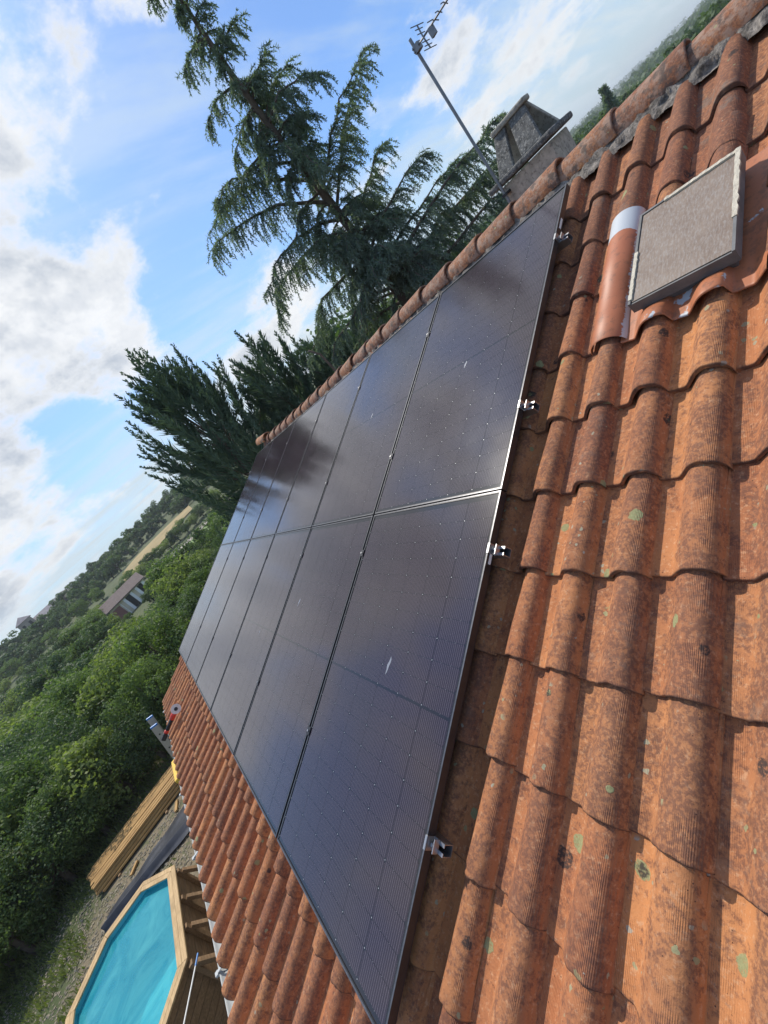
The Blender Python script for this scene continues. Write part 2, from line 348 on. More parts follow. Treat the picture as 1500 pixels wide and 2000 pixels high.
class MB:
    def __init__(s): s.v = []; s.f = []; s.mi = []
    def add(s, vs, fs, mi=0):
        n = len(s.v); s.v += [Vector(v) for v in vs]; s.f += [tuple(i + n for i in f) for f in fs]; s.mi += [mi] * len(fs)
    def box(s, c, size, Mx=None, mi=0):
        hx, hy, hz = (k / 2 for k in size); c = Vector(c)
        vs = [Vector((sx * hx, sy * hy, sz * hz)) + c for sx in (-1, 1) for sy in (-1, 1) for sz in (-1, 1)]
        if Mx is not None: vs = [Mx @ v for v in vs]
        s.add(vs, [(0, 1, 3, 2), (4, 6, 7, 5), (0, 4, 5, 1), (2, 3, 7, 6), (0, 2, 6, 4), (1, 5, 7, 3)], mi)
    def beam(s, p0, p1, wd, ht, up=Vector((0, 0, 1)), mi=0):
        p0 = Vector(p0); p1 = Vector(p1); z_ = (p1 - p0); L = z_.length; z_.normalize()
        x_ = z_.cross(up); x_.normalize(); y_ = z_.cross(x_)
        Mx = Matrix((x_, y_, z_)).transposed().to_4x4(); Mx.translation = (p0 + p1) / 2
        s.box((0, 0, 0), (wd, ht, L), Mx, mi)
    def tube(s, pts, rads, n=8, mi=0, cap=True):
        pts = [Vector(p) for p in pts]; rings = []
        for i, p in enumerate(pts):
            tdir = (pts[min(i + 1, len(pts) - 1)] - pts[max(i - 1, 0)]).normalized()
            up = Vector((0, 0, 1)) if abs(tdir.z) < .9 else Vector((1, 0, 0))
            a = tdir.cross(up).normalized(); b_ = tdir.cross(a)
            r = rads[i] if isinstance(rads, (list, tuple)) else rads
            rings.append([p + (a * math.cos(2 * math.pi * k / n) + b_ * math.sin(2 * math.pi * k / n)) * r for k in range(n)])
        vs = [q for ring in rings for q in ring]; fs = []
        for i in range(len(pts) - 1):
            for k in range(n):
                fs.append((i * n + k, i * n + (k + 1) % n, (i + 1) * n + (k + 1) % n, (i + 1) * n + k))
        if cap: fs.append(tuple(range(n))[::-1]); fs.append(tuple((len(pts) - 1) * n + k for k in range(n)))
        s.add(vs, fs, mi)
    def prism(s, poly, z0, z1, Mx=None, mi=0):
        n = len(poly); vs = [Vector((p[0], p[1], z0)) for p in poly] + [Vector((p[0], p[1], z1)) for p in poly]
        if Mx is not None: vs = [Mx @ v for v in vs]
        fs = [tuple(range(n))[::-1], tuple(range(n, 2 * n))] + [(i, (i + 1) % n, n + (i + 1) % n, n + i) for i in range(n)]
        s.add(vs, fs, mi)
    def mesh(s, name, mats, smooth=False): return mesh_from(name, s.v, s.f, mats, smooth, s.mi)
    def build(s, name, mats, parent=None, M4=None, smooth=False, bevel=0.):
        o = link(name, s.mesh(name, mats, smooth), parent, M4)
        if bevel:
            md = o.modifiers.new('bevel', 'BEVEL'); md.width = bevel; md.segments = 2; md.limit_method = 'ANGLE'
        return o

# ------------------------------------------------------------------ terrain
GZ = -5.2
def sstep(a, b, x_): 
    k = min(1, max(0, (x_ - a) / (b - a))); return k * k * (3 - 2 * k)
def ter(x_, y_):
    dx, dy = x_ - CAM.x, y_ - CAM.y
    r = math.hypot(dx, dy); az = math.degrees(math.atan2(-dx, dy))
    wl = sstep(-46, -22, az) * (1 - .4 * sstep(40, 120, az))
    h = GZ
    h += wl * (6.5 * sstep(105, 175, r) + 8.0 * sstep(170, 260, r) + 10 * sstep(260, 500, r))
    h += (1 - wl) * (-3.0 * sstep(40, 200, r) + 9 * sstep(200, 700, r) + 26 * sstep(1200, 3200, r))
    if r > 30: h += 1.2 * sstep(30, 90, r) * (noise.noise(Vector((x_ / 60, y_ / 60, 0))))
    return h
rad = [0, 3, 6, 9, 12, 15, 18, 22, 27, 33, 40, 50, 60, 72, 85, 95, 105, 115, 125, 135, 145, 155, 165, 175, 190, 205, 220, 240, 260, 300, 350, 420, 500, 600, 750, 950, 1200, 1600, 2000, 2500, 3000, 3600, 4500]
NA = 150; vs = [(CAM.x, CAM.y, GZ)]; fs = []
for i, r in enumerate(rad[1:]):
    for k in range(NA):
        a = 2 * math.pi * k / NA; X_, Y_ = CAM.x - r * math.sin(a), CAM.y + r * math.cos(a)
        vs.append((X_, Y_, ter(X_, Y_) + (0.03 * noise.noise(Vector((X_, Y_, 3.))) if r < 30 else 0)))
for k in range(NA): fs.append((0, 1 + k, 1 + (k + 1) % NA))
for i in range(len(rad) - 2):
    for k in range(NA):
        a = 1 + i * NA; b_ = a + NA
        fs.append((a + k, b_ + k, b_ + (k + 1) % NA, a + (k + 1) % NA))
tag(link('ground', mesh_from('ground', vs, fs, M['ground'], True)), kind='structure')
def polar(az, r, dz=0.):
    a = R_(az); X_, Y_ = CAM.x - r * math.sin(a), CAM.y + r * math.cos(a)
    return Vector((X_, Y_, ter(X_, Y_) + dz))
def drape(name, left, right, mtl, dz, n=30):      # strip between two poly-lines of (az, r)
    def samp(L, t_):
        k = t_ * (len(L) - 1); i = min(int(k), len(L) - 2); f = k - i
        return [L[i][j] * (1 - f) + L[i + 1][j] * f for j in (0, 1)]
    vs = []; fs = []; mcols = 8
    for i in range(n + 1):
        A = samp(left, i / n); B = samp(right, i / n)
        for j in range(mcols + 1):
            f = j / mcols; vs.append(polar(A[0] * (1 - f) + B[0] * f, A[1] * (1 - f) + B[1] * f, dz))
    for i in range(n):
        for j in range(mcols):
            a = i * (mcols + 1) + j; fs.append((a, a + 1, a + mcols + 2, a + mcols + 1))
    return tag(link(name, mesh_from(name, vs, fs, mtl, True)), kind='structure')
drape('meadow', [(1.5, 62), (-2, 70), (-8, 74), (-14, 80)], [(1.0, 98), (-2, 102), (-8, 108), (-14, 112)], M['meadow'], .25)
drape('lane', [(1.0, 99), (-2, 103), (-8, 109), (-14, 113)], [(.6, 108), (-2, 113), (-8, 118), (-14, 122)], M['lane'], .30)
drape('wheat_field', [(2.5, 136), (-.5, 142), (-4, 148), (-9, 152)], [(1.6, 158), (-1, 168), (-4, 172), (-9, 176)], M['field'], .25)

# ------------------------------------------------------------------ house: tiled roof
house = empty('house', Vector((2.2, 3.0, GZ)))
tag(house, 'house with a weathered orange clay tile roof carrying the solar panels', 'house')
PITCHC = .1963; ROWP = .357; CREST0 = -.115; S0 = -.334
A_FAR = 7.32
def tile_profile(u, v, L=.42, wob=0.):
    taper = 1 - .13 * v / L
    cu = .140; hw_r = .066 * taper; hw_l = .080 * taper; H = .071 * (1 - .10 * v / L)
    dz = 0.
    if u >= cu:
        k = min(1, (u - cu) / hw_r); dz = H * math.sqrt(max(0, 1 - k ** 3.2))
    else:
        k = (cu - u) / hw_l
        if k < 1: dz = H * (max(0, (math.cos(math.pi * k) + 1) / 2)) ** .62
    if u < .012: dz += .006 * (1 - u / .012)
    return dz
def tile_mesh(seed, lo=False):
    L = .42
    us = [0, .006, .013, .035, .058, .066, .074, .084, .095, .107, .119, .130, .140, .150, .160, .169, .178, .186, .193, .199, .2035, .206, .2065]
    vv = [0, .004, .012, .12, .26, L]
    if lo: us = us[::3] + [.2065]; vv = [0, L]
    vs = []; nU = len(us)
    for j, v in enumerate(vv):
        for u in us:
            q = tile_profile(u, v)
            q += .0022 * noise.noise(Vector((u * 14 + seed * 7, v * 9, seed))) + .006 * noise.noise(Vector((seed * 3.3, v * 3, 1))) * (v / L)
            if not lo and j == 0: q -= .004
            if not lo and j == 1: q -= .0012
            uu = u + .0025 * noise.noise(Vector((seed, v * 8, u * 4)))
            vj = v + (.007 * noise.noise(Vector((u * 32, seed, 0))) if j < 3 else 0)
            vs.append((uu, vj, q))
    fs = [(j * nU + i, j * nU + i + 1, (j + 1) * nU + i + 1, (j + 1) * nU + i) for j in range(len(vv) - 1) for i in range(nU - 1)]
    b0 = len(vs)                                          # butt end and the two long sides, 14 mm thick
    for i in range(nU): vs.append((vs[i][0], vs[i][1] + .002, vs[i][2] - .019))
    fs += [(b0 + i, b0 + i + 1, i + 1, i) for i in range(nU - 1)]
    r0 = len(vs)
    for j in range(len(vv)): a = vs[j * nU + nU - 1]; vs.append((a[0] - .001, a[1], a[2] - .015))
    fs += [(j * nU + nU - 1, r0 + j, r0 + j + 1, (j + 1) * nU + nU - 1) for j in range(len(vv) - 1)]
    l0 = len(vs)
    for j in range(len(vv)): a = vs[j * nU]; vs.append((a[0], a[1], a[2] - .012))
    fs += [(j * nU, (j + 1) * nU, l0 + j + 1, l0 + j) for j in range(len(vv) - 1)]
    return vs, fs
TILES = []
for k in range(7):
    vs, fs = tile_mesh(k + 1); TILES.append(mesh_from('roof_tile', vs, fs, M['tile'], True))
lo_vs, lo_fs = tile_mesh(3, True)
TILT = R_(-3.1)
def tile_matrix(k, j, jit=1.):
    a = CREST0 - PITCHC * k + .140; s = S0 + ROWP * j
    wave = .006 * math.sin(a * 1.3 + j * .7)
    X4 = ROOF.copy(); X4.translation = rp(a + .004 * jit * random.uniform(-1, 1), s + jit * random.uniform(-.009, .009), -.163 + wave + .0035 * jit * random.uniform(-1, 1))
    return X4 @ Matrix.Rotation(TILT + R_(.5) * jit * random.uniform(-1, 1), 4, 'X') @ Matrix.Rotation(R_(.9) * jit * random.uniform(-1, 1), 4, 'Z')
K0 = -int((A_FAR - CREST0 - .14) / PITCHC) ; K1 = 7
JE, JT = -7, 6
hid_v = []; hid_f = []
def add_hidden(k, j, jit=1):
    X4 = tile_matrix(k, j, jit); n = len(hid_v)
    hid_v.extend([X4 @ Vector(v) for v in lo_vs]); hid_f.extend([tuple(i + n for i in f) for f in lo_fs])
ntile = 0
SKY_COLS = (2, 3)
for k in range(K0, 14):
    for j in range(JE, JT + 1):
        a = CREST0 - PITCHC * k; s = S0 + ROWP * j
        under = (a - .02 > .14) and (a + .05 < 6.95) and (s > -1.90) and (s + .30 < 1.80)
        if k > K1 or under:
            add_hidden(k, j); continue
        if k in SKY_COLS and .70 < s < 1.06: continue
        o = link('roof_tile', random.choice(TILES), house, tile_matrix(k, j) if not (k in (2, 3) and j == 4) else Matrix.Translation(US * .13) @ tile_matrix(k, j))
        dirt = min(1, max(0, .15 + .65 * sstep(.2, 2.0, s) * (1 if k > -3 else .9) + random.uniform(-.35, .35) - (.1 if s < -1.5 else 0)))
        o.color = (dirt, dirt, dirt, 1); ntile += 1
        if random.random() < .10: o.matrix_basis = o.matrix_basis @ Matrix.Translation((0, random.uniform(-.012, .004), .004)) @ Matrix.Rotation(R_(random.uniform(-1.4, 1.4)), 4, 'Z')
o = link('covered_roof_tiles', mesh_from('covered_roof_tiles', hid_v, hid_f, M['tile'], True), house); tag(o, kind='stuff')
o.color = (.3, .3, .3, 1)
# deck below the tiles, rear slope, walls
S_R = 2.33
mb = MB(); rxz = rp(0, S_R, -.23)
mb.box((0, 0, 0), (9.6 + 1.2, 0.02, 0.02))
mb.v = []; mb.f = []; mb.mi = []
def quad_slab(P, th, mi=0):
    n_ = (P[1] - P[0]).cross(P[3] - P[0]).normalized() * th
    mb.add(list(P) + [p - n_ for p in P], [(0, 1, 2, 3), (7, 6, 5, 4), (0, 4, 5, 1), (1, 5, 6, 2), (2, 6, 7, 3), (3, 7, 4, 0)], mi)
AN = -4.2
quad_slab([rp(AN, -2.80, -.20), rp(A_FAR - .03, -2.80, -.20), rp(A_FAR - .03, S_R, -.20), rp(AN, S_R, -.20)], -.03)
mb.build('roof_deck', M['deck'], house)
apex = rp(0, S_R, -.12)
mb = MB(); dn = Vector((cp, 0, -sp)); L2 = 4.6
P0 = Vector((apex.x, AN, apex.z)); P1 = Vector((apex.x, A_FAR, apex.z))
# rear slope as corrugated tile rows
vs = []; fs = []; nc = int((A_FAR - AN) / PITCHC); sub = 6; rows = 13
cols = nc * sub + 1
for rrow in range(rows):
    for e in (0, 1):
        for c_ in range(cols):
            u = (c_ % sub) / sub; hgt = .06 * max(0, math.sin(math.pi * u)) ** .7
            p = Vector((apex.x, A_FAR - c_ * PITCHC / sub, apex.z)) + dn * (.357 * (rrow + e)) + Vector((sp, 0, cp)) * (hgt - .045 + .02 * e)
            vs.append(p)
    b0 = rrow * 2 * cols
    fs += [(b0 + i, b0 + i + 1, b0 + cols + i + 1, b0 + cols + i) for i in range(cols - 1)]
    if rrow < rows - 1: fs += [(b0 + cols + i, b0 + cols + i + 1, b0 + 2 * cols + i + 1, b0 + 2 * cols + i) for i in range(cols - 1)]
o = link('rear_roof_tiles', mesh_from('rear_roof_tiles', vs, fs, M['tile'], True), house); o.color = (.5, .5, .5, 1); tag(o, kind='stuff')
# walls (pentagonal prism)
ex = rp(0, -2.45, -.27); wx0 = ex.x + .25; rear_x = apex.x + (apex.x - wx0)
poly = [(wx0, GZ - .3), (rear_x, GZ - .3), (rear_x, ex.z + .02), (apex.x, apex.z - .16), (wx0, ex.z + .02)]
mb = MB(); Wm = Matrix(((1, 0, 0, 0), (0, 0, 1, 0), (0, 1, 0, 0), (0, 0, 0, 1)))
mb.prism(poly, AN + .2, A_FAR - .22, Wm); mb.build('wall', M['render'], house)
# eave fascia + gutter
mb = MB()
gx, gz_ = rp(0, -2.865, -.20).x, rp(0, -2.865, -.20).z - .01
pts = []; NG = 10
prof = [(math.cos(math.pi + math.pi * i / NG) * .055, math.sin(math.pi + math.pi * i / NG) * .055) for i in range(NG + 1)]
prof2 = [(c_ * .94, s_ * .94) for c_, s_ in prof]
gv = []; gf = []
ys = np.linspace(AN, A_FAR - .02, 40)
for yy in ys:
    sag = .006 * math.sin(yy * 1.7)
    for (c_, s_) in prof + prof2[::-1]: gv.append((gx - .02 + c_, yy, gz_ + s_ + sag + .01))
npf = 2 * (NG + 1)
for i in range(len(ys) - 1):
    for k in range(npf): gf.append((i * npf + k, i * npf + (k + 1) % npf, (i + 1) * npf + (k + 1) % npf, (i + 1) * npf + k))
gf.append(tuple(range(npf))); gf.append(tuple((len(ys) - 1) * npf + k for k in range(npf))[::-1])
gut = link('gutter', mesh_from('gutter', gv, gf, M['gutter'], True), house)
for yy in (-.6, .55, 1.72, 2.9, 4.05, 5.9, 7.0):
    mb = MB()
    for i in range(NG):
        c0, c1_ = prof[i], prof[i + 1]
        mb.beam((gx - .02 + c0[0] * 1.08, yy, gz_ + c0[1] * 1.08 + .01), (gx - .02 + c1_[0] * 1.08, yy, gz_ + c1_[1] * 1.08 + .01), .03, .004, Vector((0, 1, 0)))
    mb.box((gx - .085, yy, gz_ + .016), (.02, .032, .014)); mb.box((gx - .02, yy, gz_ + .02), (.13, .02, .005))
    mb.build('gutter_bracket', M['gutter'], gut)
mb = MB(); mb.box((gx + .065, (AN + A_FAR) / 2, gz_ - .045), (.025, A_FAR - AN - .3, .17)); mb.build('fascia', M['brown_y'], house)
# ridge tiles
def half_tile_mesh(name, L, r0, r1, th, seed, mtl, n=14):
    vs = []; fs = []; vv = [0, .006, L * .33, L * .66, L]
    for j, v in enumerate(vv):
        r = r0 + (r1 - r0) * v / L
        for i in range(n + 1):
            an = math.pi * (i / n); rr = r + .002 * noise.noise(Vector((i * .5, v * 8, seed))) - (.003 if j == 0 else 0)
            vs.append((math.cos(an) * rr, v + (.004 * noise.noise(Vector((i * .4, seed, 0))) if j < 2 else 0), math.sin(an) * rr * .92))
    fs = [(j * (n + 1) + i + 1, j * (n + 1) + i, (j + 1) * (n + 1) + i, (j + 1) * (n + 1) + i + 1) for j in range(len(vv) - 1) for i in range(n)]
    b0 = len(vs)
    for i in range(n + 1): x_, y_, z_ = vs[i]; k = (r0 - th) / r0; vs.append((x_ * k, y_, z_ * k))
    fs += [(i, i + 1, b0 + i + 1, b0 + i) for i in range(n)]
    b1 = len(vs)
    for i in range(n + 1): x_, y_, z_ = vs[4 * (n + 1) + i]; k = (r1 - th) / r1; vs.append((x_ * k, y_, z_ * k))
    fs += [(b0 + i, b0 + i + 1, b1 + i + 1, b1 + i) for i in range(n)]
    return mesh_from(name, vs, fs, mtl, True)
RIDGE = [half_tile_mesh('ridge_tile', .43, .132, .114, .014, k + 20, M['ridge']) for k in range(4)]
RC = rp(0, 2.33, -.150)
kk = 0; a = -3.48
while a < A_FAR - .25:
    M4 = Matrix.Translation((RC.x + random.uniform(-.006, .006), a + random.uniform(-.008, .008), RC.z + random.uniform(-.004, .004) + .01 * math.sin(a * 1.1)))
    M4 = M4 @ Matrix.Rotation(R_(-2.2 + random.uniform(-.6, .6)), 4, 'X') @ Matrix.Rotation(R_(random.uniform(-1, 1)), 4, 'Z')
    o = link('ridge_tile', RIDGE[kk % 4], house, M4); dq = random.uniform(.35, 1); o.color = (dq, dq, dq, 1)
    a += .365; kk += 1
M4 = Matrix.Translation((RC.x - .02, A_FAR - .40, RC.z + .06)) @ Matrix.Rotation(R_(6), 4, 'X') @ Matrix.Rotation(R_(3), 4, 'Z')
o = link('ridge_tile', RIDGE[1], house, M4); o.color = (0, 0, 0, 1); o['label'] = 'loose clean orange ridge tile lying on top at the far end of the ridge'
# mortar bedding under the ridge tiles
vs = []; fs = []; na = 900; ng = 7
for i in range(na + 1):
    a = AN + (A_FAR - .1 - AN) * i / na
    for q in range(ng + 1):
        f = q / ng; s = 2.165 + f * .16; h = -.150 + .085 * f
        nn = noise.fractal(Vector((a * 9, q * 1.2, 2.)), 1., 2., 4)
        n5 = noise.noise(Vector((a * 38, q * 2.1, 5.))); vs.append(rp(a + .01 * n5, s - .03 * (1 - f) * (1 + nn), h + .020 * nn + .009 * n5))
fs = [(i * (ng + 1) + q, (i + 1) * (ng + 1) + q, (i + 1) * (ng + 1) + q + 1, i * (ng + 1) + q + 1) for i in range(na) for q in range(ng)]
link('ridge_mortar', mesh_from('ridge_mortar', vs, [f[::-1] for f in fs], M['mortar'], True), house)
# verge tiles edge board at far gable
mb = MB(); mb.beam(rp(A_FAR - .02, -2.8, -.235), rp(A_FAR - .02, S_R, -.235), .02, .14, NR); mb.build('verge_board', M['brown_y'], house)

# ------------------------------------------------------------------ chimney
ch = empty('chimney', Vector((2.9, .57, .6))); PWc = PW[ch.name]
ch.parent = house; ch.matrix_basis = PW[house.name].inverted() @ PWc
mb = MB(); mb.box((2.87, .60, .46), (.34, .47, .98)); mb.build('shaft', M['concrete'], ch, bevel=.012)
mb = MB(); mb.box((2.87, .61, .985), (.42, .60, .045)); mb.build('slab', M['soot_concrete'], ch, bevel=.014)
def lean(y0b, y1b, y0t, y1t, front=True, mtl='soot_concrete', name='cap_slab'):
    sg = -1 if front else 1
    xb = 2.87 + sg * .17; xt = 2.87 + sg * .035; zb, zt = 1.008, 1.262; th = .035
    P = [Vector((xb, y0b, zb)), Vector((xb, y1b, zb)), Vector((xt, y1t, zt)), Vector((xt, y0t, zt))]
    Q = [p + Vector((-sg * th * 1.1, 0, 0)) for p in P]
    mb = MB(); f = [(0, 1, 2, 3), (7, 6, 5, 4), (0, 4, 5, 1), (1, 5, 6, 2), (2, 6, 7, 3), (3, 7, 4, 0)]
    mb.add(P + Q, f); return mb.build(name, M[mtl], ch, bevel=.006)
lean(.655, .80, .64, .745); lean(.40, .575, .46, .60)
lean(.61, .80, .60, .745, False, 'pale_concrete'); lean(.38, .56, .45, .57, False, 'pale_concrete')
mb = MB(); mb.box((2.87, .59, 1.28), (.11, .32, .038)); mb.build('cap', M['pale_concrete'], ch, bevel=.012)
mb = MB(); mb.box((2.69, .50, .70), (.02, .26, .22)); mb.build('flashing', M['zinc'], ch)
# ------------------------------------------------------------------ skylight (child of the house) and its flashing
def roof_bm(a, s, h): return rp(a, s, h)
sl = empty('skylight', rp(-.64, .95, -.10)); sl.parent = house; sl.matrix_basis = PW[house.name].inverted() @ PW[sl.name]
A0, A1, Sb, St, Ht = -.440, -.797, .778, 1.287, .0
HO = NR * -.050     # far side, near side, bottom, top, glass height
def rbox(mb, a0, a1, s0, s1, h0, h1, mi=0):
    vs = [rp(a, s, h) for a in (a0, a1) for s in (s0, s1) for h in (h0, h1)]
    mb.add(vs, [(0, 1, 3, 2), (4, 6, 7, 5), (0, 4, 5, 1), (2, 3, 7, 6), (0, 2, 6, 4), (1, 5, 7, 3)], mi)
def sbox(mb, a0, a1, s0, s1, h0, h1): rbox(mb, a0, a1, s0, s1, h0 - .05, h1 - .05)
mb = MB(); sbox(mb, A0 - .012, A1 + .012, Sb + .012, St - .012, -.012, Ht - .003); mb.build('glass', M['skyglass'], sl)
mb = MB()
sbox(mb, A0, A0 - .010, Sb, St, -.05, .002); sbox(mb, A1, A1 + .010, Sb, St, -.05, .002)
sbox(mb, A0 - .010, A1 + .010, St - .010, St, -.05, .002); sbox(mb, A0 - .010, A1 + .010, Sb, Sb + .006, -.05, -.004)
mb.build('frame', M['zinc'], sl)
mb = MB()
sbox(mb, A0 - .02, A0 - .045, Sb + .02, St - .02, -.115, -.042); sbox(mb, A1 + .02, A1 + .045, Sb + .02, St - .02, -.115, -.042)
sbox(mb, A0 - .045, A1 + .045, St - .045, St - .02, -.115, -.042); sbox(mb, A0 - .045, A1 + .045, Sb + .02, Sb + .045, -.115, -.042)
mb.build('curb', M['zinc'], sl)
def strip(a0, a1, s0, s1, n, seed, along):             # ragged strip of peeling paint / putty
    vs = []; fs = []
    for i in range(n + 1):
        f = i / n; w0 = .003 * noise.noise(Vector((f * 9, seed, 0))); w1 = .005 * noise.noise(Vector((f * 14, seed, 5)))
        hh = .005 + .003 * noise.noise(Vector((f * 20, seed, 9)))
        if along == 's': pr = [(a0 + w0, s0 + (s1 - s0) * f), (a1 + w1, s0 + (s1 - s0) * f)]
        else: pr = [(a0 + (a1 - a0) * f, s0 + w0), (a0 + (a1 - a0) * f, s1 + w1)]
        for (a, s) in pr:
            vs.append(rp(a, s, -.004) + HO); vs.append(rp(a, s, hh) + HO)
    for i in range(n):
        b0 = i * 4
        fs += [(b0 + 1, b0 + 5, b0 + 7, b0 + 3), (b0, b0 + 4, b0 + 5, b0 + 1), (b0 + 2, b0 + 3, b0 + 7, b0 + 6)]
    fs += [(0, 1, 3, 2), (n * 4, n * 4 + 2, n * 4 + 3, n * 4 + 1)]
    return link('peeling_strip', mesh_from('peeling_strip', vs, fs, M['putty']), sl)
strip(A0 - .001, A0 - .015, Sb + .02, Sb + .28, 22, 1, 's'); strip(A1 + .014, A1 - .002, Sb + .16, St, 26, 2, 's'); strip(A0 - .10, A1, St - .016, St - .001, 26, 3, 'a')
# wavy painted flashing
def prof_h(a, extra):
    u = ((CREST0 - a + .140) % PITCHC)
    return -.150 + tile_profile(u, .0) + extra
vs = []; fs = []
aL, aR = -.372, -.868; nA = 60
rowsF = [(.680, 1.0), (.69, 1.), (.725, .95), (.76, .7), (.80, .3), (.9, .1), (1.1, .1), (1.32, .1)]
for (s, f) in rowsF:
    for i in range(nA + 1):
        a = aL + (aR - aL) * i / nA; h = prof_h(a, .010) * f + (-.135) * (1 - f)
        vs.append(rp(a, s + .008 * math.sin(a * 30) * (1 if s < .7 else 0), h))
nr = nA + 1
fs = [(j * nr + i, j * nr + i + 1, (j + 1) * nr + i + 1, (j + 1) * nr + i) for j in range(len(rowsF) - 1) for i in range(nA)]
b0 = len(vs)
for i in range(nr): vs.append(vs[i] - NR * .006)
fs += [(b0 + i, b0 + i + 1, i + 1, i) for i in range(nA)]
link('apron_flashing', mesh_from('apron_flashing', vs, fs, M['paint'], True), sl)
vs = []; fs = []; ss = [.700, .704, .85, 1.03, 1.036, 1.2, 1.33, 1.47]; nU = 20
for q, s in enumerate(ss):
    for i in range(nU + 1):
        an = math.pi * i / nU; r = .077 + (.004 if 1.03 < s < 1.2 else 0) - .006 * (s - .7) - (.004 if q == 0 else 0)
        a = -.312 - .004 + math.cos(an) * (r + .006)
        vs.append(rp(a, s, -.152 + math.sin(an) * r * .92))
fs = [(j * (nU + 1) + i, j * (nU + 1) + i + 1, (j + 1) * (nU + 1) + i + 1, (j + 1) * (nU + 1) + i) for j in range(len(ss) - 1) for i in range(nU)]
link('side_flashing', mesh_from('side_flashing', vs, fs, M['paint2'], True), sl)

# ------------------------------------------------------------------ solar panels
PWD, GAP = 1.134, .022; PHT = 1.924; FH = .035
def panel_matrix(i, up):
    a = i * (PWD + GAP) + PWD; s = .004 if up else -.004 - PHT
    X4 = ROOF.copy(); X4.translation = rp(a, s, 0.); return X4       # local x = towards camera end, y = up slope
fb = MB()      # frame: tube walls + top lip, built round the laminate
lip = .011
for (x0, x1, y0, y1) in ((0, lip, 0, PHT), (PWD - lip, PWD, 0, PHT), (lip, PWD - lip, 0, lip), (lip, PWD - lip, PHT - lip, PHT)):
    fb.box(((x0 + x1) / 2, (y0 + y1) / 2, -FH / 2), (x1 - x0, y1 - y0, FH))
ME_FRAME = fb.mesh('frame', [M['frame']])
lb = MB()
for (x0, x1, y0, y1) in ((.0005, .0065, 0.0005, PHT - .0005), (PWD - .0065, PWD - .0005, 0.0005, PHT - .0005), (.0065, PWD - .0065, .0005, .0065), (.0065, PWD - .0065, PHT - .0065, PHT - .0005)):
    lb.box(((x0 + x1) / 2, (y0 + y1) / 2, .0004), (x1 - x0, y1 - y0, .0008))
ME_LIP = lb.mesh('frame_edge', [M['lip']])
gb = MB(); gb.box((PWD / 2, PHT / 2, -.006), (PWD - 2 * lip, PHT - 2 * lip, .006)); ME_GLASS = gb.mesh('laminate', [M['backsheet']])
cv = []; cf = []; dv_ = []; df_ = []
cw, chh = .1815, .0905; px0 = (PWD - 6 * .1835) / 2; half = 10
def cell_y(r_): return .036 + (r_ * .0925) + (.010 if r_ >= half else 0)
for r_ in range(20):
    for c_ in range(6):
        x0 = px0 + c_ * .1835; y0 = cell_y(r_) - .006; z_ = -.0026; ck = .008
        n = len(cv)
        cv += [(x0 + ck, y0, z_), (x0 + cw - ck, y0, z_), (x0 + cw, y0 + ck, z_), (x0 + cw, y0 + chh - ck, z_), (x0 + cw - ck, y0 + chh, z_), (x0 + ck, y0 + chh, z_), (x0, y0 + chh - ck, z_), (x0, y0 + ck, z_)]
        cf.append(tuple(range(n, n + 8)))
        for (dx_, rr) in ((0, .0024), (.062, .0010), (.124, .0010)):
            n = len(dv_); zc = -.0022; X_, Y_ = x0 + dx_ - .001, y0 - .001
            dv_ += [(X_ + rr * math.cos(q * math.pi / 3), Y_ + rr * math.sin(q * math.pi / 3), zc) for q in range(6)]; df_.append(tuple(range(n, n + 6)))
ME_CELLS = mesh_from('solar_cells', cv, cf, M['cell']); ME_DOTS = mesh_from('solder_points', dv_, df_, M['solder'])
ib = MB(); ib.box((PWD + .0006, PHT - .30, -.019), (.001, .075, .014)); ME_STK = ib.mesh('label_sticker', [M['sticker']])
ords = ['first', 'second', 'third', 'fourth', 'fifth', 'sixth']
for up in (True, False):
    for i in range(6):
        X4 = panel_matrix(i, up); p = empty('solar_panel', X4)
        nm = 'upper' if up else 'lower'
        near_ = 'nearest the camera' if i == 0 else ('at the far gable end' if i == 5 else ords[i] + ' counted from the near end')
        tag(p, f'black solar panel in the {nm} row, {near_}', 'solar panel', 'solar panels mounted in two rows on the tiled roof')
        link('frame', ME_FRAME, p, X4); link('frame_edge', ME_LIP, p, X4); link('laminate', ME_GLASS, p, X4)
        tag(link('solar_cells', ME_CELLS, p, X4), kind='stuff'); tag(link('solder_points', ME_DOTS, p, X4), kind='stuff')
        if i == 0: link('label_sticker', ME_STK, p, X4)
sm_mat = simple('dried_bird_lime', (.20, .22, .27), .5, var=.1)
for (pi, up, x0, y0, ln_, wd_) in ((0, False, .62, 1.06, .085, .012), (0, True, .60, .93, .05, .010), (1, True, .55, .98, .06, .008), (1, False, .30, 1.25, .07, .009), (2, False, .70, .9, .05, .007)):
    X4 = panel_matrix(pi, up); pn = [o for o in bpy.data.objects if o.name.startswith('solar_panel') and (PW[o.name].translation - X4.translation).length < 1e-4][0]
    vs = []; nn_ = 14
    for q in range(nn_):
        an = 2 * math.pi * q / nn_; rr = 1 + .35 * noise.noise(Vector((q * 1.3, pi, x0)))
        vs.append((x0 + math.cos(an) * wd_ * rr * (.5 + .5 * (math.sin(an) > 0)) + .15 * math.sin(an) * ln_ * .5, y0 + math.sin(an) * ln_ * rr * .5, -.0018))
    link('dirt_streak', mesh_from('dirt_streak', vs, [tuple(range(nn_))], sm_mat), pn, X4)
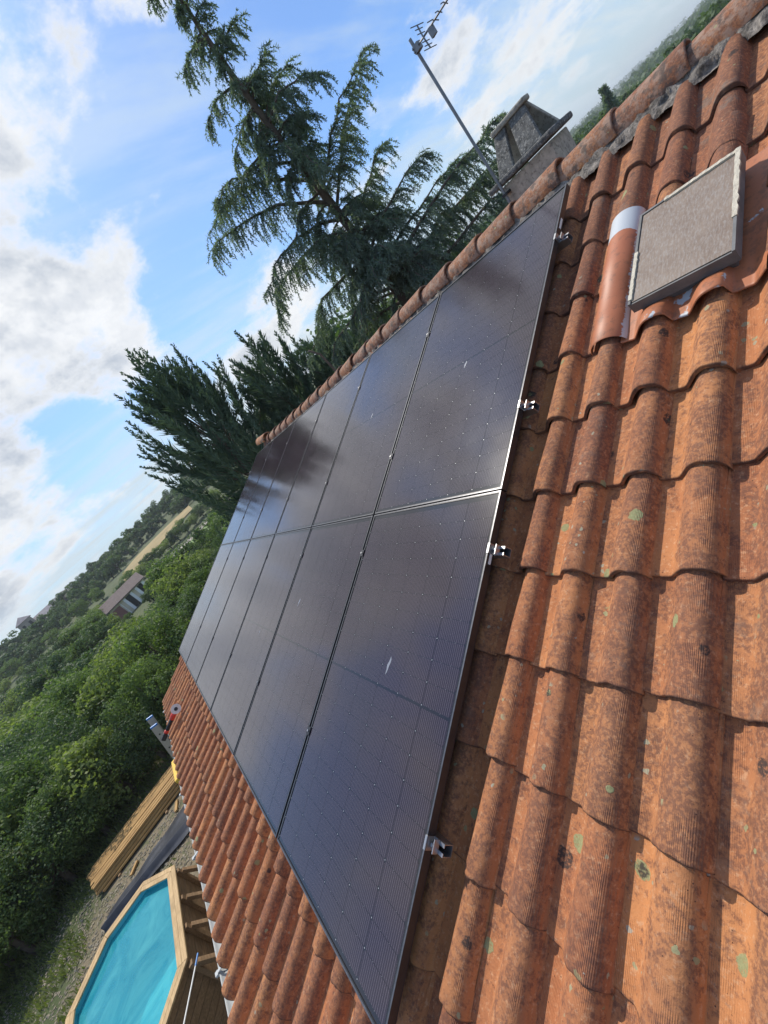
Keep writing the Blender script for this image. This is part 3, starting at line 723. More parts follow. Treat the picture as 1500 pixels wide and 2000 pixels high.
# rails with clamps
AFAR_P = 6 * PWD + 5 * GAP
for idx, s in enumerate((1.514, .443, -.275, -1.37)):
    rl = empty('mounting_rail', rp(3.4, s, -.055))
    tag(rl, ['aluminium rail under the top edge of the upper panel row', 'aluminium rail under the lower part of the upper panel row', 'aluminium rail just below the seam between the two panel rows', 'aluminium rail low under the lower panel row'][idx], 'rail', 'rails carrying the solar panels')
    a0, a1 = -.052, AFAR_P + .04
    mb = MB(); t_ = .003
    rbox(mb, a0, a1, s - .020, s + .020, -.078, -.078 + t_); rbox(mb, a0, a1, s - .020, s - .020 + t_, -.078 + t_, -.0365); rbox(mb, a0, a1, s + .020 - t_, s + .020, -.078 + t_, -.0365)
    rbox(mb, a0, a1, s - .020 + t_, s - .008, -.0395, -.0365); rbox(mb, a0, a1, s + .008, s + .020 - t_, -.0395, -.0365)
    mb.build('rail_profile', M['alu'], rl)
    for e, sg in ((-.001, -1), (AFAR_P + .001, 1)):
        mb = MB(); rbox(mb, e, e + sg * .004, s - .022, s + .022, -.036, .004); rbox(mb, e - sg * .008, e + sg * .004, s - .022, s + .022, .0012, .004)
        rbox(mb, e + sg * .004, e + sg * .022, s - .022, s + .022, -.036, -.031); rbox(mb, e + sg * .022, e + sg * .026, s - .022, s + .022, -.036, -.012)
        ec = mb.build('end_clamp', M['alu'], rl)
        mb = MB(); p0 = rp(e + sg * .013, s, -.031); mb.tube([p0, p0 + NR * .018], .0065, 10); mb.tube([p0 + NR * .018, p0 + NR * .019], .0032, 8); mb.build('bolt', M['alu'], ec)
    for i in range(1, 6):
        e = i * (PWD + GAP) - GAP / 2
        mb = MB(); rbox(mb, e - .019, e + .019, s - .022, s + .022, .0012, .0040); rbox(mb, e - .008, e + .008, s - .022, s + .022, -.036, .0012)
        cl = mb.build('mid_clamp', M['dark_alu'], rl)
        mb = MB(); p0 = rp(e, s, .004); mb.tube([p0, p0 + NR * .006], .0065, 8); mb.build('bolt', M['alu'], cl)
    for hk in (.14, 1.3, 2.7, 4.1, 5.5, 6.75):
        mb = MB(); rbox(mb, hk - .018, hk + .018, s - .026, s - .021, -.15, -.045); rbox(mb, hk - .018, hk + .018, s - .026, s + .16, -.156, -.150)
        mb.build('roof_hook', M['alu'], rl)

# ------------------------------------------------------------------ aerial mast
mast = empty('tv_aerial', Vector((2.68, .80, .70)))
tag(mast, 'thin grey steel TV aerial mast strapped beside the chimney', 'aerial')
mx, my = 2.65, .79
mb = MB(); mb.tube([(mx, my, .5), (mx, my, 2.10)], .0115, 10); mb.build('mast', M['steel'], mast, smooth=False)
mb = MB(); mb.box((mx - .005, my - .02, 2.025), (.05, .05, .045)); mb.tube([(mx - .04, my, 2.035), (mx + .04, my, 2.035)], .005, 6); mb.tube([(mx - .04, my, 2.015), (mx + .04, my, 2.015)], .005, 6); mb.build('boom_clamp', M['steel'], mast)
b0 = Vector((mx - .02, my - .01, 2.025)); bd = Vector((.02, -.995, -.06)).normalized()
mb = MB(); mb.tube([b0, b0 + bd * .95], .0065, 6); boom = mb.build('boom', M['steel'], mast)
for k, q in enumerate((.19, .245, .30, .36, .425, .495, .57, .65, .74, .83, .92)):
    c0 = b0 + bd * q; hl = .040 if k > 0 else .07
    mb = MB(); mb.tube([c0 - Vector((hl, 0, -.008)), c0 + Vector((0, 0, .012)), c0 + Vector((hl, 0, -.004))], .0035, 5); mb.build('director', M['steel'], boom)
mb = MB(); c0 = b0 + bd * .155
mb.tube([c0 + Vector((0, .01, .0)), c0 + Vector((0, .0, -.05))], .018, 6); mb.box(tuple(c0 + Vector((0, 0, -.03))), (.03, .04, .05)); mb.build('dipole_box', M['steel'], boom)
for sg in (1, -1):
    c0 = b0 + bd * .085; e = c0 + Vector((0, -.005, sg * .075))
    mb = MB(); mb.tube([c0, e], .006, 6)
    for q in (.35, .7, 1.0):
        c1 = c0.lerp(e, q); mb.tube([c1 - Vector((.085 if q == 1. else .05, 0, 0)), c1 + Vector((.085 if q == 1. else .05, 0, 0))], .0032, 5)
    mb.build('reflector', M['steel'], boom)
mb = MB()
for zz_ in (.90, .72):
    mb.box((mx + .03, my - .005, zz_), (.10, .05, .02))
mb.build('wall_bracket', M['dark_alu'], mast)

# ------------------------------------------------------------------ pool
PZ = -4.0
pool = empty('swimming_pool', Vector((-6.5, 7.88, GZ))); tag(pool, 'octagonal wooden above-ground pool with bright turquoise water', 'pool')
pcx, pcy = -6.505, 7.875; hwx, hwy, cc = 1.30, 1.99, .79
def octo(off):
    a_, b_, c_ = hwx + off, hwy + off, cc + off * (2 - math.sqrt(2)) * 1.0
    c_ = cc + off * .5858
    return [(pcx + a_, pcy - b_ + c_), (pcx + a_, pcy + b_ - c_), (pcx + a_ - c_, pcy + b_), (pcx - a_ + c_, pcy + b_), (pcx - a_, pcy + b_ - c_), (pcx - a_, pcy - b_ + c_), (pcx - a_ + c_, pcy - b_), (pcx + a_ - c_, pcy - b_)]
oo, oi_ = octo(0), octo(-.20); ow = octo(-.05); ol = octo(-.13)
for i in range(8):
    A_, B_, C_, D_ = oo[i], oo[(i + 1) % 8], oi_[(i + 1) % 8], oi_[i]
    # two planks per side, 2 mm joint
    for (f0, f1) in ((0, .49), (.51, 1)):
        def lp(P, Q, f): return (P[0] * (1 - f) + Q[0] * f, P[1] * (1 - f) + Q[1] * f)
        poly = [lp(A_, D_, f0), lp(B_, C_, f0), lp(B_, C_, f1), lp(A_, D_, f1)]
        g_ = .003; dx_, dy_ = B_[0] - A_[0], B_[1] - A_[1]; L_ = math.hypot(dx_, dy_); ux, uy = dx_ / L_ * g_, dy_ / L_ * g_
        poly = [(poly[0][0] + ux, poly[0][1] + uy), (poly[1][0] - ux, poly[1][1] - uy), (poly[2][0] - ux, poly[2][1] - uy), (poly[3][0] + ux, poly[3][1] + uy)]
        mb = MB(); mb.prism(poly[::-1], PZ - .03, PZ); mb.build('coping_plank', M['wood_y'] if abs(dy_) > abs(dx_) * .5 else M['wood_x'], pool, bevel=.004)
    # wall boards, stacked
    A2, B2 = ow[i], ow[(i + 1) % 8]; inn = octo(-.10)
    for r_ in range(9):
        z0 = GZ - .02 + r_ * .1335
        mb = MB(); mb.prism([A2, B2, inn[(i + 1) % 8], inn[i]][::-1], z0, z0 + .128); mb.build('wall_board', M['brown_y'], pool, bevel=.006)
mb = MB()
li = octo(-.125); n = 8
vs = [(p[0], p[1], PZ - .035) for p in li] + [(p[0], p[1], GZ + .08) for p in octo(-.16)]
fs = [(i, (i + 1) % 8, 8 + (i + 1) % 8, 8 + i) for i in range(8)] + [tuple(range(8, 16))]
link('liner', mesh_from('liner', vs, fs, M['liner']), pool)
wv = octo(-.130); link('water', mesh_from('water', [(p[0], p[1], PZ - .13) for p in wv], [tuple(range(8))], M['water']), pool)
xw = pcx + hwx - .05
for yb in (8.93, 8.12, 7.40, 6.62):
    mb = MB(); mb.box((xw + .04, yb, (PZ + GZ) / 2 - .03), (.07, .10, PZ - GZ - .08)); mb.box((xw + .36, yb, GZ + .05), (.62, .09, .09))
    mb.beam((xw + .08, yb, PZ - .16), (xw + .62, yb, GZ + .12), .07, .09, Vector((0, 1, 0)))
    mb.build('buttress', M['brown_y'], pool)
    mb = MB(); mb.box((xw + .36, yb - .065, GZ + .10), (.60, .006, .05)); mb.build('steel_angle', M['alu'], pool)
pole = empty('pool_pole', Vector((-5.5, 6.3, GZ))); tag(pole, 'white telescopic pole with a blue tip leaning on the pool rim', 'pole')
mb = MB(); mb.tube([(-5.12, 6.42, -4.05), (-5.42, 5.55, -3.93)], .011, 8); mb.build('shaft', M['sticker'], pole)
mb = MB(); mb.tube([(-5.06, 6.59, -4.07), (-5.12, 6.42, -4.05)], .013, 8); mb.build('tip', M['blue'], pole)
# ------------------------------------------------------------------ sheeting, timber, ladder, tool
vs = []; fs = []; nx, ny = 60, 14
A0_, A1_ = Vector((-8.35, 12.75, 0)), Vector((-3.2, 12.5, 0)); wl_, wr_ = .55, 1.5
for i in range(nx + 1):
    f = i / nx; c0 = A0_.lerp(A1_, f); w_ = (wl_ + (wr_ - wl_) * min(1, f * 1.6)) * (1 + .10 * noise.noise(Vector((f * 7, 0, 0))))
    for j in range(ny + 1):
        g_ = j / ny - .5; p = c0 + Vector((.10 * noise.noise(Vector((g_ * 6, 4, f))), g_ * w_, 0))
        vs.append((p.x, p.y, GZ + .07 + .05 * abs(noise.noise(Vector((f * 5, g_ * 14, 1.)))) + .16 * math.exp(-((g_ + .25) / .09) ** 2)))
fs = [(i * (ny + 1) + j, (i + 1) * (ny + 1) + j, (i + 1) * (ny + 1) + j + 1, i * (ny + 1) + j + 1) for i in range(nx) for j in range(ny)]
o = link('plastic_sheeting', mesh_from('plastic_sheeting', vs, fs, M['tarp'], True)); tag(o, 'strip of black plastic sheeting laid on the ground behind the pool', 'sheeting')
wp = empty('timber_stack', Vector((-6.8, 15.2, GZ))); tag(wp, 'stack of long golden wooden battens lying on the ground by the hedge', 'timber')
for r_ in range(4):
    for c_ in range(15 - r_):
        f = (c_ + .5 * r_) / 15; y_ = 14.35 + f * 1.65 + random.uniform(-.015, .015); x0 = -8.55 - .45 * f + random.uniform(-.12, .12); x1 = -4.4 + random.uniform(-.2, .2)
        mb = MB(); z_ = GZ + .09 + r_ * .075
        mb.beam((x0, y_, z_), (x1, y_ + .05 + random.uniform(-.03, .03), z_ + random.uniform(-.02, .02)), .078, .060); mb.build('batten', M['pile_wood'], wp, bevel=.004)
for x_ in (-8.0, -6.2, -4.8):
    mb = MB(); mb.box((x_, 15.2, GZ + .025), (.08, 2.0, .05)); mb.build('bearer', M['brown_y'], wp)
for (x_, y_, an, ln) in ((-7.45, 13.6, .9, .36), (-5.82, 13.85, 1.4, .5)):
    o = MB(); o.box((0, 0, .03), (ln, .10, .05)); oo_ = o.build('wood_offcut', M['pile_wood'], None, Matrix.Translation((x_, y_, GZ + .02)) @ Matrix.Rotation(an, 4, 'Z'), bevel=.004)
    tag(oo_, 'short pale wood offcut lying ' + ('near the black sheeting' if ln < .4 else 'beside the timber stack near the roof edge'), 'offcut')
lad = empty('ladder', Vector((-4.0, 6.7, GZ))); tag(lad, 'aluminium ladder with blue end caps leaning against the gutter', 'ladder')
ln = R_(17); dlad = Vector((-math.sin(ln), -.0, -math.cos(ln)))
nlad = Vector((math.cos(ln), 0, -math.sin(ln)))
for q, (ya, zt) in enumerate(((6.71, -1.20), (7.02, -1.13))):
    top = Vector((-2.86, ya, zt + .02)); Ltot = (top.z - GZ) / math.cos(ln)
    for sec in (0, 1):
        off = nlad * (-.055 * sec) + Vector((0, .0, 0)); tp = top + off + dlad * (.0 if sec == 0 else 1.6)
        if sec == 1: continue
        mb = MB(); mb.beam(tp, tp + dlad * Ltot, .028, .105, Vector((0, 1, 0)).cross(dlad) if False else nlad); st_ = mb.build('stile', M['alu'], lad)
    mb = MB(); c_ = top
    mb.beam(c_ - dlad * .022, c_ + dlad * .012, .034, .112, nlad); mb.build('blue_cap', M['blue'], lad, bevel=.008)
nr_ = 14
for q in range(nr_):
    pz = Vector((-2.86, 6.71, -1.18)) + dlad * (.16 + .28 * q)
    mb = MB(); mb.tube([pz + Vector((0, -.016, 0)), pz + Vector((0, .33, 0))], .014, 8); mb.build('rung', M['dark_alu'], lad)
# grinder
gr = empty('angle_grinder', rp(5.3, -2.5, -.06)); tag(gr, 'red and black cordless grinder with a round grey disc lying at the eave', 'power tool')
dc = rp(5.20, -2.405, .00); vdir = (CAM - dc).normalized()
mb = MB(); mb.tube([dc, dc + vdir * .004], .064, 28); mb.build('disc', M['disc'], gr)
mb = MB(); mb.tube([dc + vdir * .004, dc + vdir * .010], .024, 16); mb.build('disc_nut', M['black'], gr)
ddn = (-US * .95 + Vector((0, .10, 0))).normalized(); q0 = dc - vdir * .05 + ddn * .02
mb = MB(); mb.tube([dc - vdir * .003, dc - vdir * .055], [.022, .03], 12); mb.tube([q0, q0 + ddn * .07, q0 + ddn * .12], [.030, .036, .032], 12); mb.build('gear_head', M['red'], gr, smooth=True)
mb = MB(); mb.tube([q0 + ddn * .12, q0 + ddn * .16, q0 + ddn * .26], [.030, .024, .026], 12); mb.build('handle', M['black'], gr, smooth=True)
mb = MB(); mb.tube([q0 + ddn * .26, q0 + ddn * .30], [.028, .030], 12); mb.build('red_band', M['red'], gr, smooth=True)
mb = MB(); mb.beam(q0 + ddn * .30, q0 + ddn * .39, .075, .06, NR); mb.build('battery', M['black'], gr, bevel=.01)
ys_ = MB(); ys_.beam((gx - .075, 4.9, gz_ + .025), (gx - .075, 4.35, gz_ + .025), .05, .05); yo = ys_.build('foam_strip', M['yellow'], None, bevel=.01)
tag(yo, 'yellow foam strip wrapped over the white gutter beside the ladder', 'foam strip')

# ------------------------------------------------------------------ foliage generators
def leaf_mesh(name, C_, S_, mtl, up_bias=.3, aspect=.55, seed=0, normals=None):
    """C_ (n,3) centres, S_ (n,) sizes: one bent diamond leaf (2 triangles) each"""
    rg = np.random.default_rng(seed); n = len(C_)
    d1 = rg.normal(size=(n, 3)); d1 /= np.linalg.norm(d1, axis=1)[:, None]
    if normals is not None:
        nn_ = normals + rg.normal(size=(n, 3)) * .55; d1 = np.cross(nn_, rg.normal(size=(n, 3))); d1 /= np.linalg.norm(d1, axis=1)[:, None] + 1e-9
        d2 = np.cross(nn_, d1)
    else: d2 = np.cross(d1, rg.normal(size=(n, 3)))
    d2 /= np.linalg.norm(d2, axis=1)[:, None] + 1e-9
    S2 = S_[:, None]
    V = np.stack([C_ - d1 * S2 * .5, C_ + d2 * S2 * aspect * .5, C_ + d1 * S2 * .5, C_ - d2 * S2 * aspect * .5], 1).reshape(-1, 3)
    return quads(name, V, mtl)
def quads(name, V, mtl, shade_smooth=False):
    n = len(V) // 4; me = bpy.data.meshes.new(name)
    me.vertices.add(4 * n); me.vertices.foreach_set('co', V.astype(np.float32).ravel())
    me.loops.add(4 * n); me.loops.foreach_set('vertex_index', np.arange(4 * n, dtype=np.int32))
    me.polygons.add(n); me.polygons.foreach_set('loop_start', np.arange(0, 4 * n, 4, dtype=np.int32))
    try: me.polygons.foreach_set('loop_total', np.full(n, 4, dtype=np.int32))
    except Exception: pass
    me.materials.append(mtl); me.update(calc_edges=True); me.validate(); return me
def crown_points(nb, n, rg, R=1.0, H=1.0, z0=0.35):
    """clumpy crown: leaf points on the skins of nb overlapping blobs; unit-ish tree of radius R and height H"""
    B = []; 
    for i in range(nb):
        while True:
            p = rg.uniform(-1, 1, 3)
            if (p ** 2).sum() < 1: break
        q = np.array([p[0] * R * .78, p[1] * R * .78, z0 * H + (p[2] * .5 + .5) * (1 - z0) * H * .86])
        B.append((q, R * rg.uniform(.12, .42)))
    C_ = []; N_ = []
    per = n // nb
    for q, r in B:
        dd = rg.normal(size=(per, 3)); dd /= np.linalg.norm(dd, axis=1)[:, None]
        rr = r * (1 - np.abs(rg.normal(size=per)) * .16) * (1 + .22 * np.sin(dd[:, 0] * 7 + q[0] * 9) * np.sin(dd[:, 1] * 8) * np.cos(dd[:, 2] * 6))
        C_.append(q + dd * rr[:, None] * np.array([1, 1, .82])); N_.append(dd)
    return np.concatenate(C_), np.concatenate(N_), B
def make_tree_meshes(tagname, nb, n, R, H, leaf, mtl, seed, z0=.35):
    rg = np.random.default_rng(seed); C_, N_, B = crown_points(nb, n, rg, R, H, z0)
    cr = leaf_mesh('crown', C_, rg.uniform(.6, 1.3, len(C_)) * leaf, mtl, seed=seed, normals=N_)
    mb = MB(); lean_ = rg.normal(size=2) * .04 * R
    mb.tube([(0, 0, -.3), (lean_[0], lean_[1], H * .3), (0, 0, H * .75)], [.035 * H, .026 * H, .008 * H], 7)
    for q, r in B[:9]:
        q = Vector(q); st = Vector((lean_[0], lean_[1], H * .26)); mid = st.lerp(q, .5) + Vector((0, 0, -.05 * H)); mb.tube([st, mid, q], [.014 * H, .009 * H, .003 * H], 5)
    return cr, mb.mesh('trunk', [M['bark']], True)
def plant(name, meshes, P, sc, rz, label, cat, group, kind=None):
    M4 = Matrix.Translation(P) @ Matrix.Rotation(rz, 4, 'Z') @ Matrix.Diagonal((sc[0], sc[0], sc[1], 1))
    e = empty(name, M4); tag(e, label, cat, group)
    link('crown', meshes[0], e, M4); link('trunk', meshes[1], e, M4)
    return e
NEAR_T = [make_tree_meshes('n', 46, 15000, 1.9, 4.0, .115, M['leaf'], 11 + k, .12) for k in range(2)] + [make_tree_meshes('n', 50, 15000, 2.1, 4.0, .105, M['leaf_dark'], 31, .10)]
MID_T = [make_tree_meshes('m', 34, 6500, 3.2, 7.0, .30, M[mm], 41 + k, .18) for k, mm in enumerate(('leaf', 'leaf_dark', 'leaf_light'))]
FAR_T = [make_tree_meshes('f', 20, 1500, 4.2, 8.5, .9, M['leaf_far'], 61 + k, .15) for k in range(3)]
def rv(a_, b_): return random.uniform(a_, b_)
NEAR_T.append(make_tree_meshes('n', 40, 9000, 1.9, 4.0, .16, M['leaf_light'], 37, .10))
# near hedge trees along the garden edge (az, distance, size)
near_spots = [(10, 20, .9, 0), (14, 19.8, .78, 2), (17.6, 20.6, 1.0, 3), (21.5, 20.4, .8, 1), (25.5, 20.6, .95, 2), (30, 20.0, .8, 1), (35, 20.2, 1.0, 0),
              (6.5, 22.5, 1.15, 1), (11.5, 23.5, 1.12, 3), (16.5, 23.4, 1.10, 2), (21, 23.0, 1.1, 1), (26, 22, 1.1, 3), (31, 21.5, 1.1, 2), (2.5, 25, 1.05, 2),
              (-2.5, 26, .95, 0), (-7, 24, .85, 1), (8.5, 28, 1.15, 3), (14, 29, 1.15, 0), (19.5, 29, 1.25, 2), (25, 28.5, 1.3, 3), (31, 27.5, 1.35, 0), (36, 24, 1.2, 1)]
ORD = ['first', 'second', 'third', 'fourth', 'fifth', 'sixth', 'seventh', 'eighth', 'ninth', 'tenth']
def row_of(r): return 0 if r < 21 else (1 if r < 27 else 2)
for (az, r, s_, v_) in near_spots:
    mates = sorted([q for q in near_spots if row_of(q[1]) == row_of(r)], key=lambda q: -q[0]); io = mates.index((az, r, s_, v_))
    lab = ('dark' if v_ == 2 else ('pale yellowish' if v_ == 3 else 'bright')) + ' green thicket tree, ' + ORD[io] + ' from the left in the ' + ('front row by the garden', 'middle row of the thicket', 'rear row of the thicket')[row_of(r)]
    plant('hedge_tree', NEAR_T[v_], polar(az, r), (s_ * rv(.95, 1.1), s_ * rv(.9, 1.02)), rv(0, 6.28), lab, 'tree', 'thicket trees beyond the garden')
# middle distance trees
mid_list = []
for az in np.arange(-15, 40, 1.85):
    for r in (36, 44, 53, 64, 76, 90, 106, 124, 145, 162):
        if -16 < az < 3.5 and (r > 50): continue
        if random.random() < .05: continue
        if 0 <= az <= 7.5 and 40 < r < 88: continue
        mid_list.append((az + rv(-.9, .9), r + rv(-3, 3), rv(.38, .92) if r < 50 else rv(.5, 1.1)))
for (az, r, s_) in [(6.8, 74, .6), (7.2, 84, .8), (1.9, 70, .42), (1.0, 72, .50), (4.9, 70, .33), (.6, 82, .36), (-.8, 92, .30), (-2.2, 56, .55), (-4.5, 55, .6), (-6.5, 57, .6), (5.6, 62, .35), (.2, 60, .45)]:
    mid_list.append((az, r, s_))
for az in np.arange(-12, 3.0, 1.35): mid_list.append((az, 128 + rv(-3, 3), rv(.62, .85)))     # hedge between lane and field
for i, (az, r, s_) in enumerate(mid_list):
    plant('leafy_tree', MID_T[i % 3], polar(az, r, -.2), (s_ * rv(.9, 1.15), s_ * rv(.75, .92)), rv(0, 6.28), 'round-headed green tree in the valley between thicket and hill', 'tree', 'valley trees')
# far hillside wood: single trees on the skyline
nf = 0
for az in np.arange(-16, 41, 1.25):
    for r in (176, 198, 222, 250):
        if 8.6 < az < 12.6 and r > 200: continue
        if -8 < az < 1.5 and r < 180: continue
        s_ = rv(.62, .98)
        plant('hillside_tree', FAR_T[nf % 3], polar(az + rv(-.5, .5), r + rv(-6, 6), -.5), (s_ * rv(.9, 1.3), s_), rv(0, 6.28), 'dark hazy tree on the wooded hillside skyline', 'tree', 'hillside trees'); nf += 1
# trees beyond the ridge, to the right
for az in np.arange(-84, -52, 1.7):
    for r in (85, 120, 165):
        s_ = rv(.8, 1.1) * (1.0 if r > 90 else .78)
        plant('distant_tree', FAR_T[nf % 3], polar(az + rv(-.6, .6), r + rv(-6, 6), -.3), (s_ * 1.1, s_), rv(0, 6.28), 'round green tree just showing above the roof ridge', 'tree', 'trees beyond the ridge'); nf += 1
# far-off woods as one mass
rgf = np.random.default_rng(5); Cn = []; Sn = []
for _ in range(2600):
    az = rgf.uniform(-90, 60); r = rgf.uniform(270, 1000) if rgf.random() < .55 else rgf.uniform(1000, 3400)
    P = polar(az, r); k = 26 if r < 700 else 12; rr = (4.5 if r < 1000 else 11)
    dd = rgf.normal(size=(k, 3)); dd /= np.linalg.norm(dd, axis=1)[:, None]; dd[:, 2] = np.abs(dd[:, 2])
    Cn.append(np.array(P) + dd * rr * np.array([1.2, 1.2, 1.0])); Sn.append(np.full(k, rr * .75))
o = link('far_woods', leaf_mesh('far_woods', np.concatenate(Cn), np.concatenate(Sn), M['leaf_far'], seed=3, aspect=.8)); tag(o, 'hazy woods covering the far hills', None, None, 'stuff')

# conifer sprays -----------------------------------------------------------
def blades(P, D, L, Wd, rg):
    """pointed thin diamond from P along D, length L, width Wd"""
    n = len(P); sd = np.cross(D, rg.normal(size=(n, 3))); sd /= np.linalg.norm(sd, axis=1)[:, None] + 1e-9
    L = L[:, None]; Wd = Wd[:, None]
    return np.stack([P, P + D * L * .35 + sd * Wd * .5, P + D * L, P + D * L * .35 - sd * Wd * .5], 1).reshape(-1, 3)
def norm(a): return a / (np.linalg.norm(a, axis=-1, keepdims=True) + 1e-9)
# cedar --------------------------------------------------------------------
rgc = np.random.default_rng(21)
cbase = polar(-46.6, 13.2); cbase.z = GZ
side = Vector((math.cos(R_(46.6)), -math.sin(R_(46.6)), 0))       # horizontally across the line of sight (to the right in view)
fwd = Vector((math.sin(R_(46.6)), math.cos(R_(46.6)), 0))
HT = 15.4
mbw = MB()
def trunk_p(z): return cbase + Vector((.12 * math.sin(z * .9), .12 * math.cos(z * .7), z))
zs = np.linspace(0, HT, 16); mbw.tube([trunk_p(q) for q in zs], [.21 * (1 - q / HT) ** .9 + .018 for q in zs], 9)
quads_l = []; twig = []
def spray_twig(P0, D0, L, rg):
    """hanging twig: short segments each with needle tufts"""
    n = max(4, int(L / .055)); p = np.array(P0, float); dcur = norm(np.array(D0, float)); pts_ = []; dirs = []
    for i in range(n):
        pts_.append(p.copy()); dirs.append(dcur.copy()); p = p + dcur * (L / n); dcur = norm(dcur + np.array([0, 0, -.15]) + rg.normal(size=3) * .10)
    P_ = np.repeat(np.array(pts_), 5, 0); Dm = np.repeat(np.array(dirs), 5, 0)
    D_ = norm(Dm + rg.normal(size=P_.shape) * .75); quads_l.append(blades(P_, D_, rg.uniform(.05, .11, len(P_)), rg.uniform(.014, .026, len(P_)), rg))
    quads_l.append(blades(np.array(pts_), np.array(dirs), np.full(n, L / n * 1.5), np.full(n, .022), rg))
def branch(z, ang, L, rise, droop, dens=1.0):
    """ang: 0 = to the right in the view, 90 = away from the viewer"""
    rg = rgc; o_ = trunk_p(z); hd = side * math.cos(R_(ang)) + fwd * math.sin(R_(ang))
    n = 9; P = []; 
    for i in range(n + 1):
        f = i / n; P.append(o_ + hd * (L * f) + Vector((0, 0, L * (rise * f - droop * f * f))) + Vector(rg.normal(size=3) * .025 * L * f))
    mbw.tube(P, [.045 * (1 - i / n) * (L / 3) ** .6 + .007 for i in range(n + 1)], 5, cap=False)
    nt = int(L * 30 * dens)
    for q in range(nt):
        f = rg.uniform(.10, 1.0) ** .8; k = f * n; i = min(int(k), n - 1); p = P[i].lerp(P[i + 1], k - i)
        tang = (P[i + 1] - P[i]).normalized(); lat = tang.cross(Vector((0, 0, 1))).normalized() * (1 if rg.random() < .5 else -1)
        D0 = tang * rg.uniform(.15, .8) + lat * rg.uniform(0, .8) + Vector((0, 0, rg.uniform(-1.0, .15)))
        spray_twig(p, D0, rg.uniform(.25, .95) * (1.15 - .60 * f) * (L / 3) ** .35 + .10, rg)
for q in range(34):
    z = rgc.uniform(4.2, 11.8); branch(z, 270 + rgc.uniform(-62, 62), rgc.uniform(.7, 1.9), rgc.uniform(.1, .5), rgc.uniform(.4, .8), 1.2)
# silhouette branches read off the photograph: (height above ground, angle, length, rise, droop)
z_at = lambda el: .854 - GZ + 13.2 * math.tan(R_(el))
for (el, an, L, ri, dr) in [(13, 182, 3.3, .95, .55), (15.5, 170, 3.0, 1.1, .65), (17.5, 185, 2.3, .9, .55), (9, 178, 3.3, .75, .75), (11, 200, 2.9, .6, .6), (5.5, 175, 3.2, .55, .75), (2, 190, 3.3, .5, .8), (0, 172, 3.0, .4, .6), (-3, 180, 3.0, .35, .5),
        (12, 2, 2.6, .95, .25), (14, -14, 2.3, .75, .3), (9, 12, 2.0, .8, .3), (6.5, -5, 2.5, .55, .28), (4, 5, 3.0, .45, .25), (3.0, -8, 4.3, .30, .12), (2, 10, 4.6, .22, .12), (1, 3, 3.6, .35, .2), (-1, -4, 4.6, .25, .15),
        (19.5, 180, 1.7, .5, .5), (21.5, 20, 1.2, .8, .4), (22.5, 160, 1.3, .4, .5), (24.5, 190, 1.2, .5, .6), (23, 0, .9, .8, .4), (26.5, 10, .8, .6, .3), (28, 180, .9, .5, .5), (30, 0, .7, .6, .3), (32, 170, .6, .6, .4)]:
    branch(z_at(el), an, L, ri, dr, 1.15)
for q in range(170):
    z = HT * (1 - rgc.random() ** .62) * .85 + 1.5; el = math.degrees(math.atan2(z + GZ - .854, 13.2))
    L = max(.4, (3.0 * (1 - z / HT) ** .8 + .3) * rgc.uniform(.25, .80)); branch(z, rgc.uniform(0, 360), L, rgc.uniform(.2, .8), rgc.uniform(.35, .75), 1.0)
for q in range(54):
    z = HT - 5.4 + q * .1; branch(z, rgc.uniform(0, 360), rgc.uniform(.35, .95) * (1 - q / 62), .45, .6, 1.3)
ce = empty('cedar_tree', Matrix.Translation(cbase)); tag(ce, 'tall dark blue-green cedar with drooping ragged branches behind the ridge', 'tree')
V = np.concatenate(quads_l); link('crown', quads('crown', V, M['needle']), ce); mbw.build('trunk', [M['bark']], ce, smooth=True)
print('cedar quads', len(V) // 4)
# cypress ------------------------------------------------------------------
def cypress(seed, H, R, nplume, leafn):
    rg = np.random.default_rng(seed); out = []; mbw = MB(); mbw.tube([(0, 0, -.2), (0, 0, H * .5), (.05, 0, H * .8)], [.20, .12, .03], 8)
    for q in range(nplume):
        f = rg.random() ** .75; zb = H * (.04 + .80 * f); ang = rg.uniform(0, 2 * math.pi)
        prof_r = R * (1 - f) ** .38 * (.75 + .35 * math.sin(ang * 3 + seed)) ; r0 = prof_r * rg.uniform(.25, .62)
        hd = np.array([math.cos(ang), math.sin(ang), 0.]); base = hd * r0 + np.array([0, 0, zb - .1 * H * rg.random()])
        up_ = .30 + 1.0 * f; Dp = norm(hd * 1.0 + np.array([0, 0, up_]) + rg.normal(size=3) * .18)
        Lp = (prof_r - r0) * rg.uniform(.7, 1.15) + H * .07
        p = base; n = max(8, int(Lp / .085)); dcur = Dp; flat = np.array([1, 1, .55])
        if q % 4 == 0: mbw.tube([(0, 0, base[2] * .8), tuple(base), tuple(base + Dp * Lp * .6)], [.03, .02, .006], 4, cap=False)
        for i in range(n):
            t_ = i / n; w_ = (.52 * (1 - t_) ** .8 + .05) * (.75 + .5 * ((i * 7919 + q) % 3) / 2)
            k = leafn; P_ = np.repeat(p[None], k, 0) + rg.normal(size=(k, 3)) * .02
            D_ = norm(dcur * .95 + norm(rg.normal(size=(k, 3)) * flat) * .75 + np.array([0, 0, .15]))
            out.append(blades(P_, D_, rg.uniform(.5, 1., k) * w_, rg.uniform(.035, .065, k), rg))
            dcur = norm(dcur + np.array([0, 0, .07]) + rg.normal(size=3) * .05); p = p + dcur * Lp / n
    V = np.concatenate(out); print('cypress', len(V) // 4)
    return quads('crown', V, M['cypress']), mbw.mesh('trunk', [M['bark']], True)
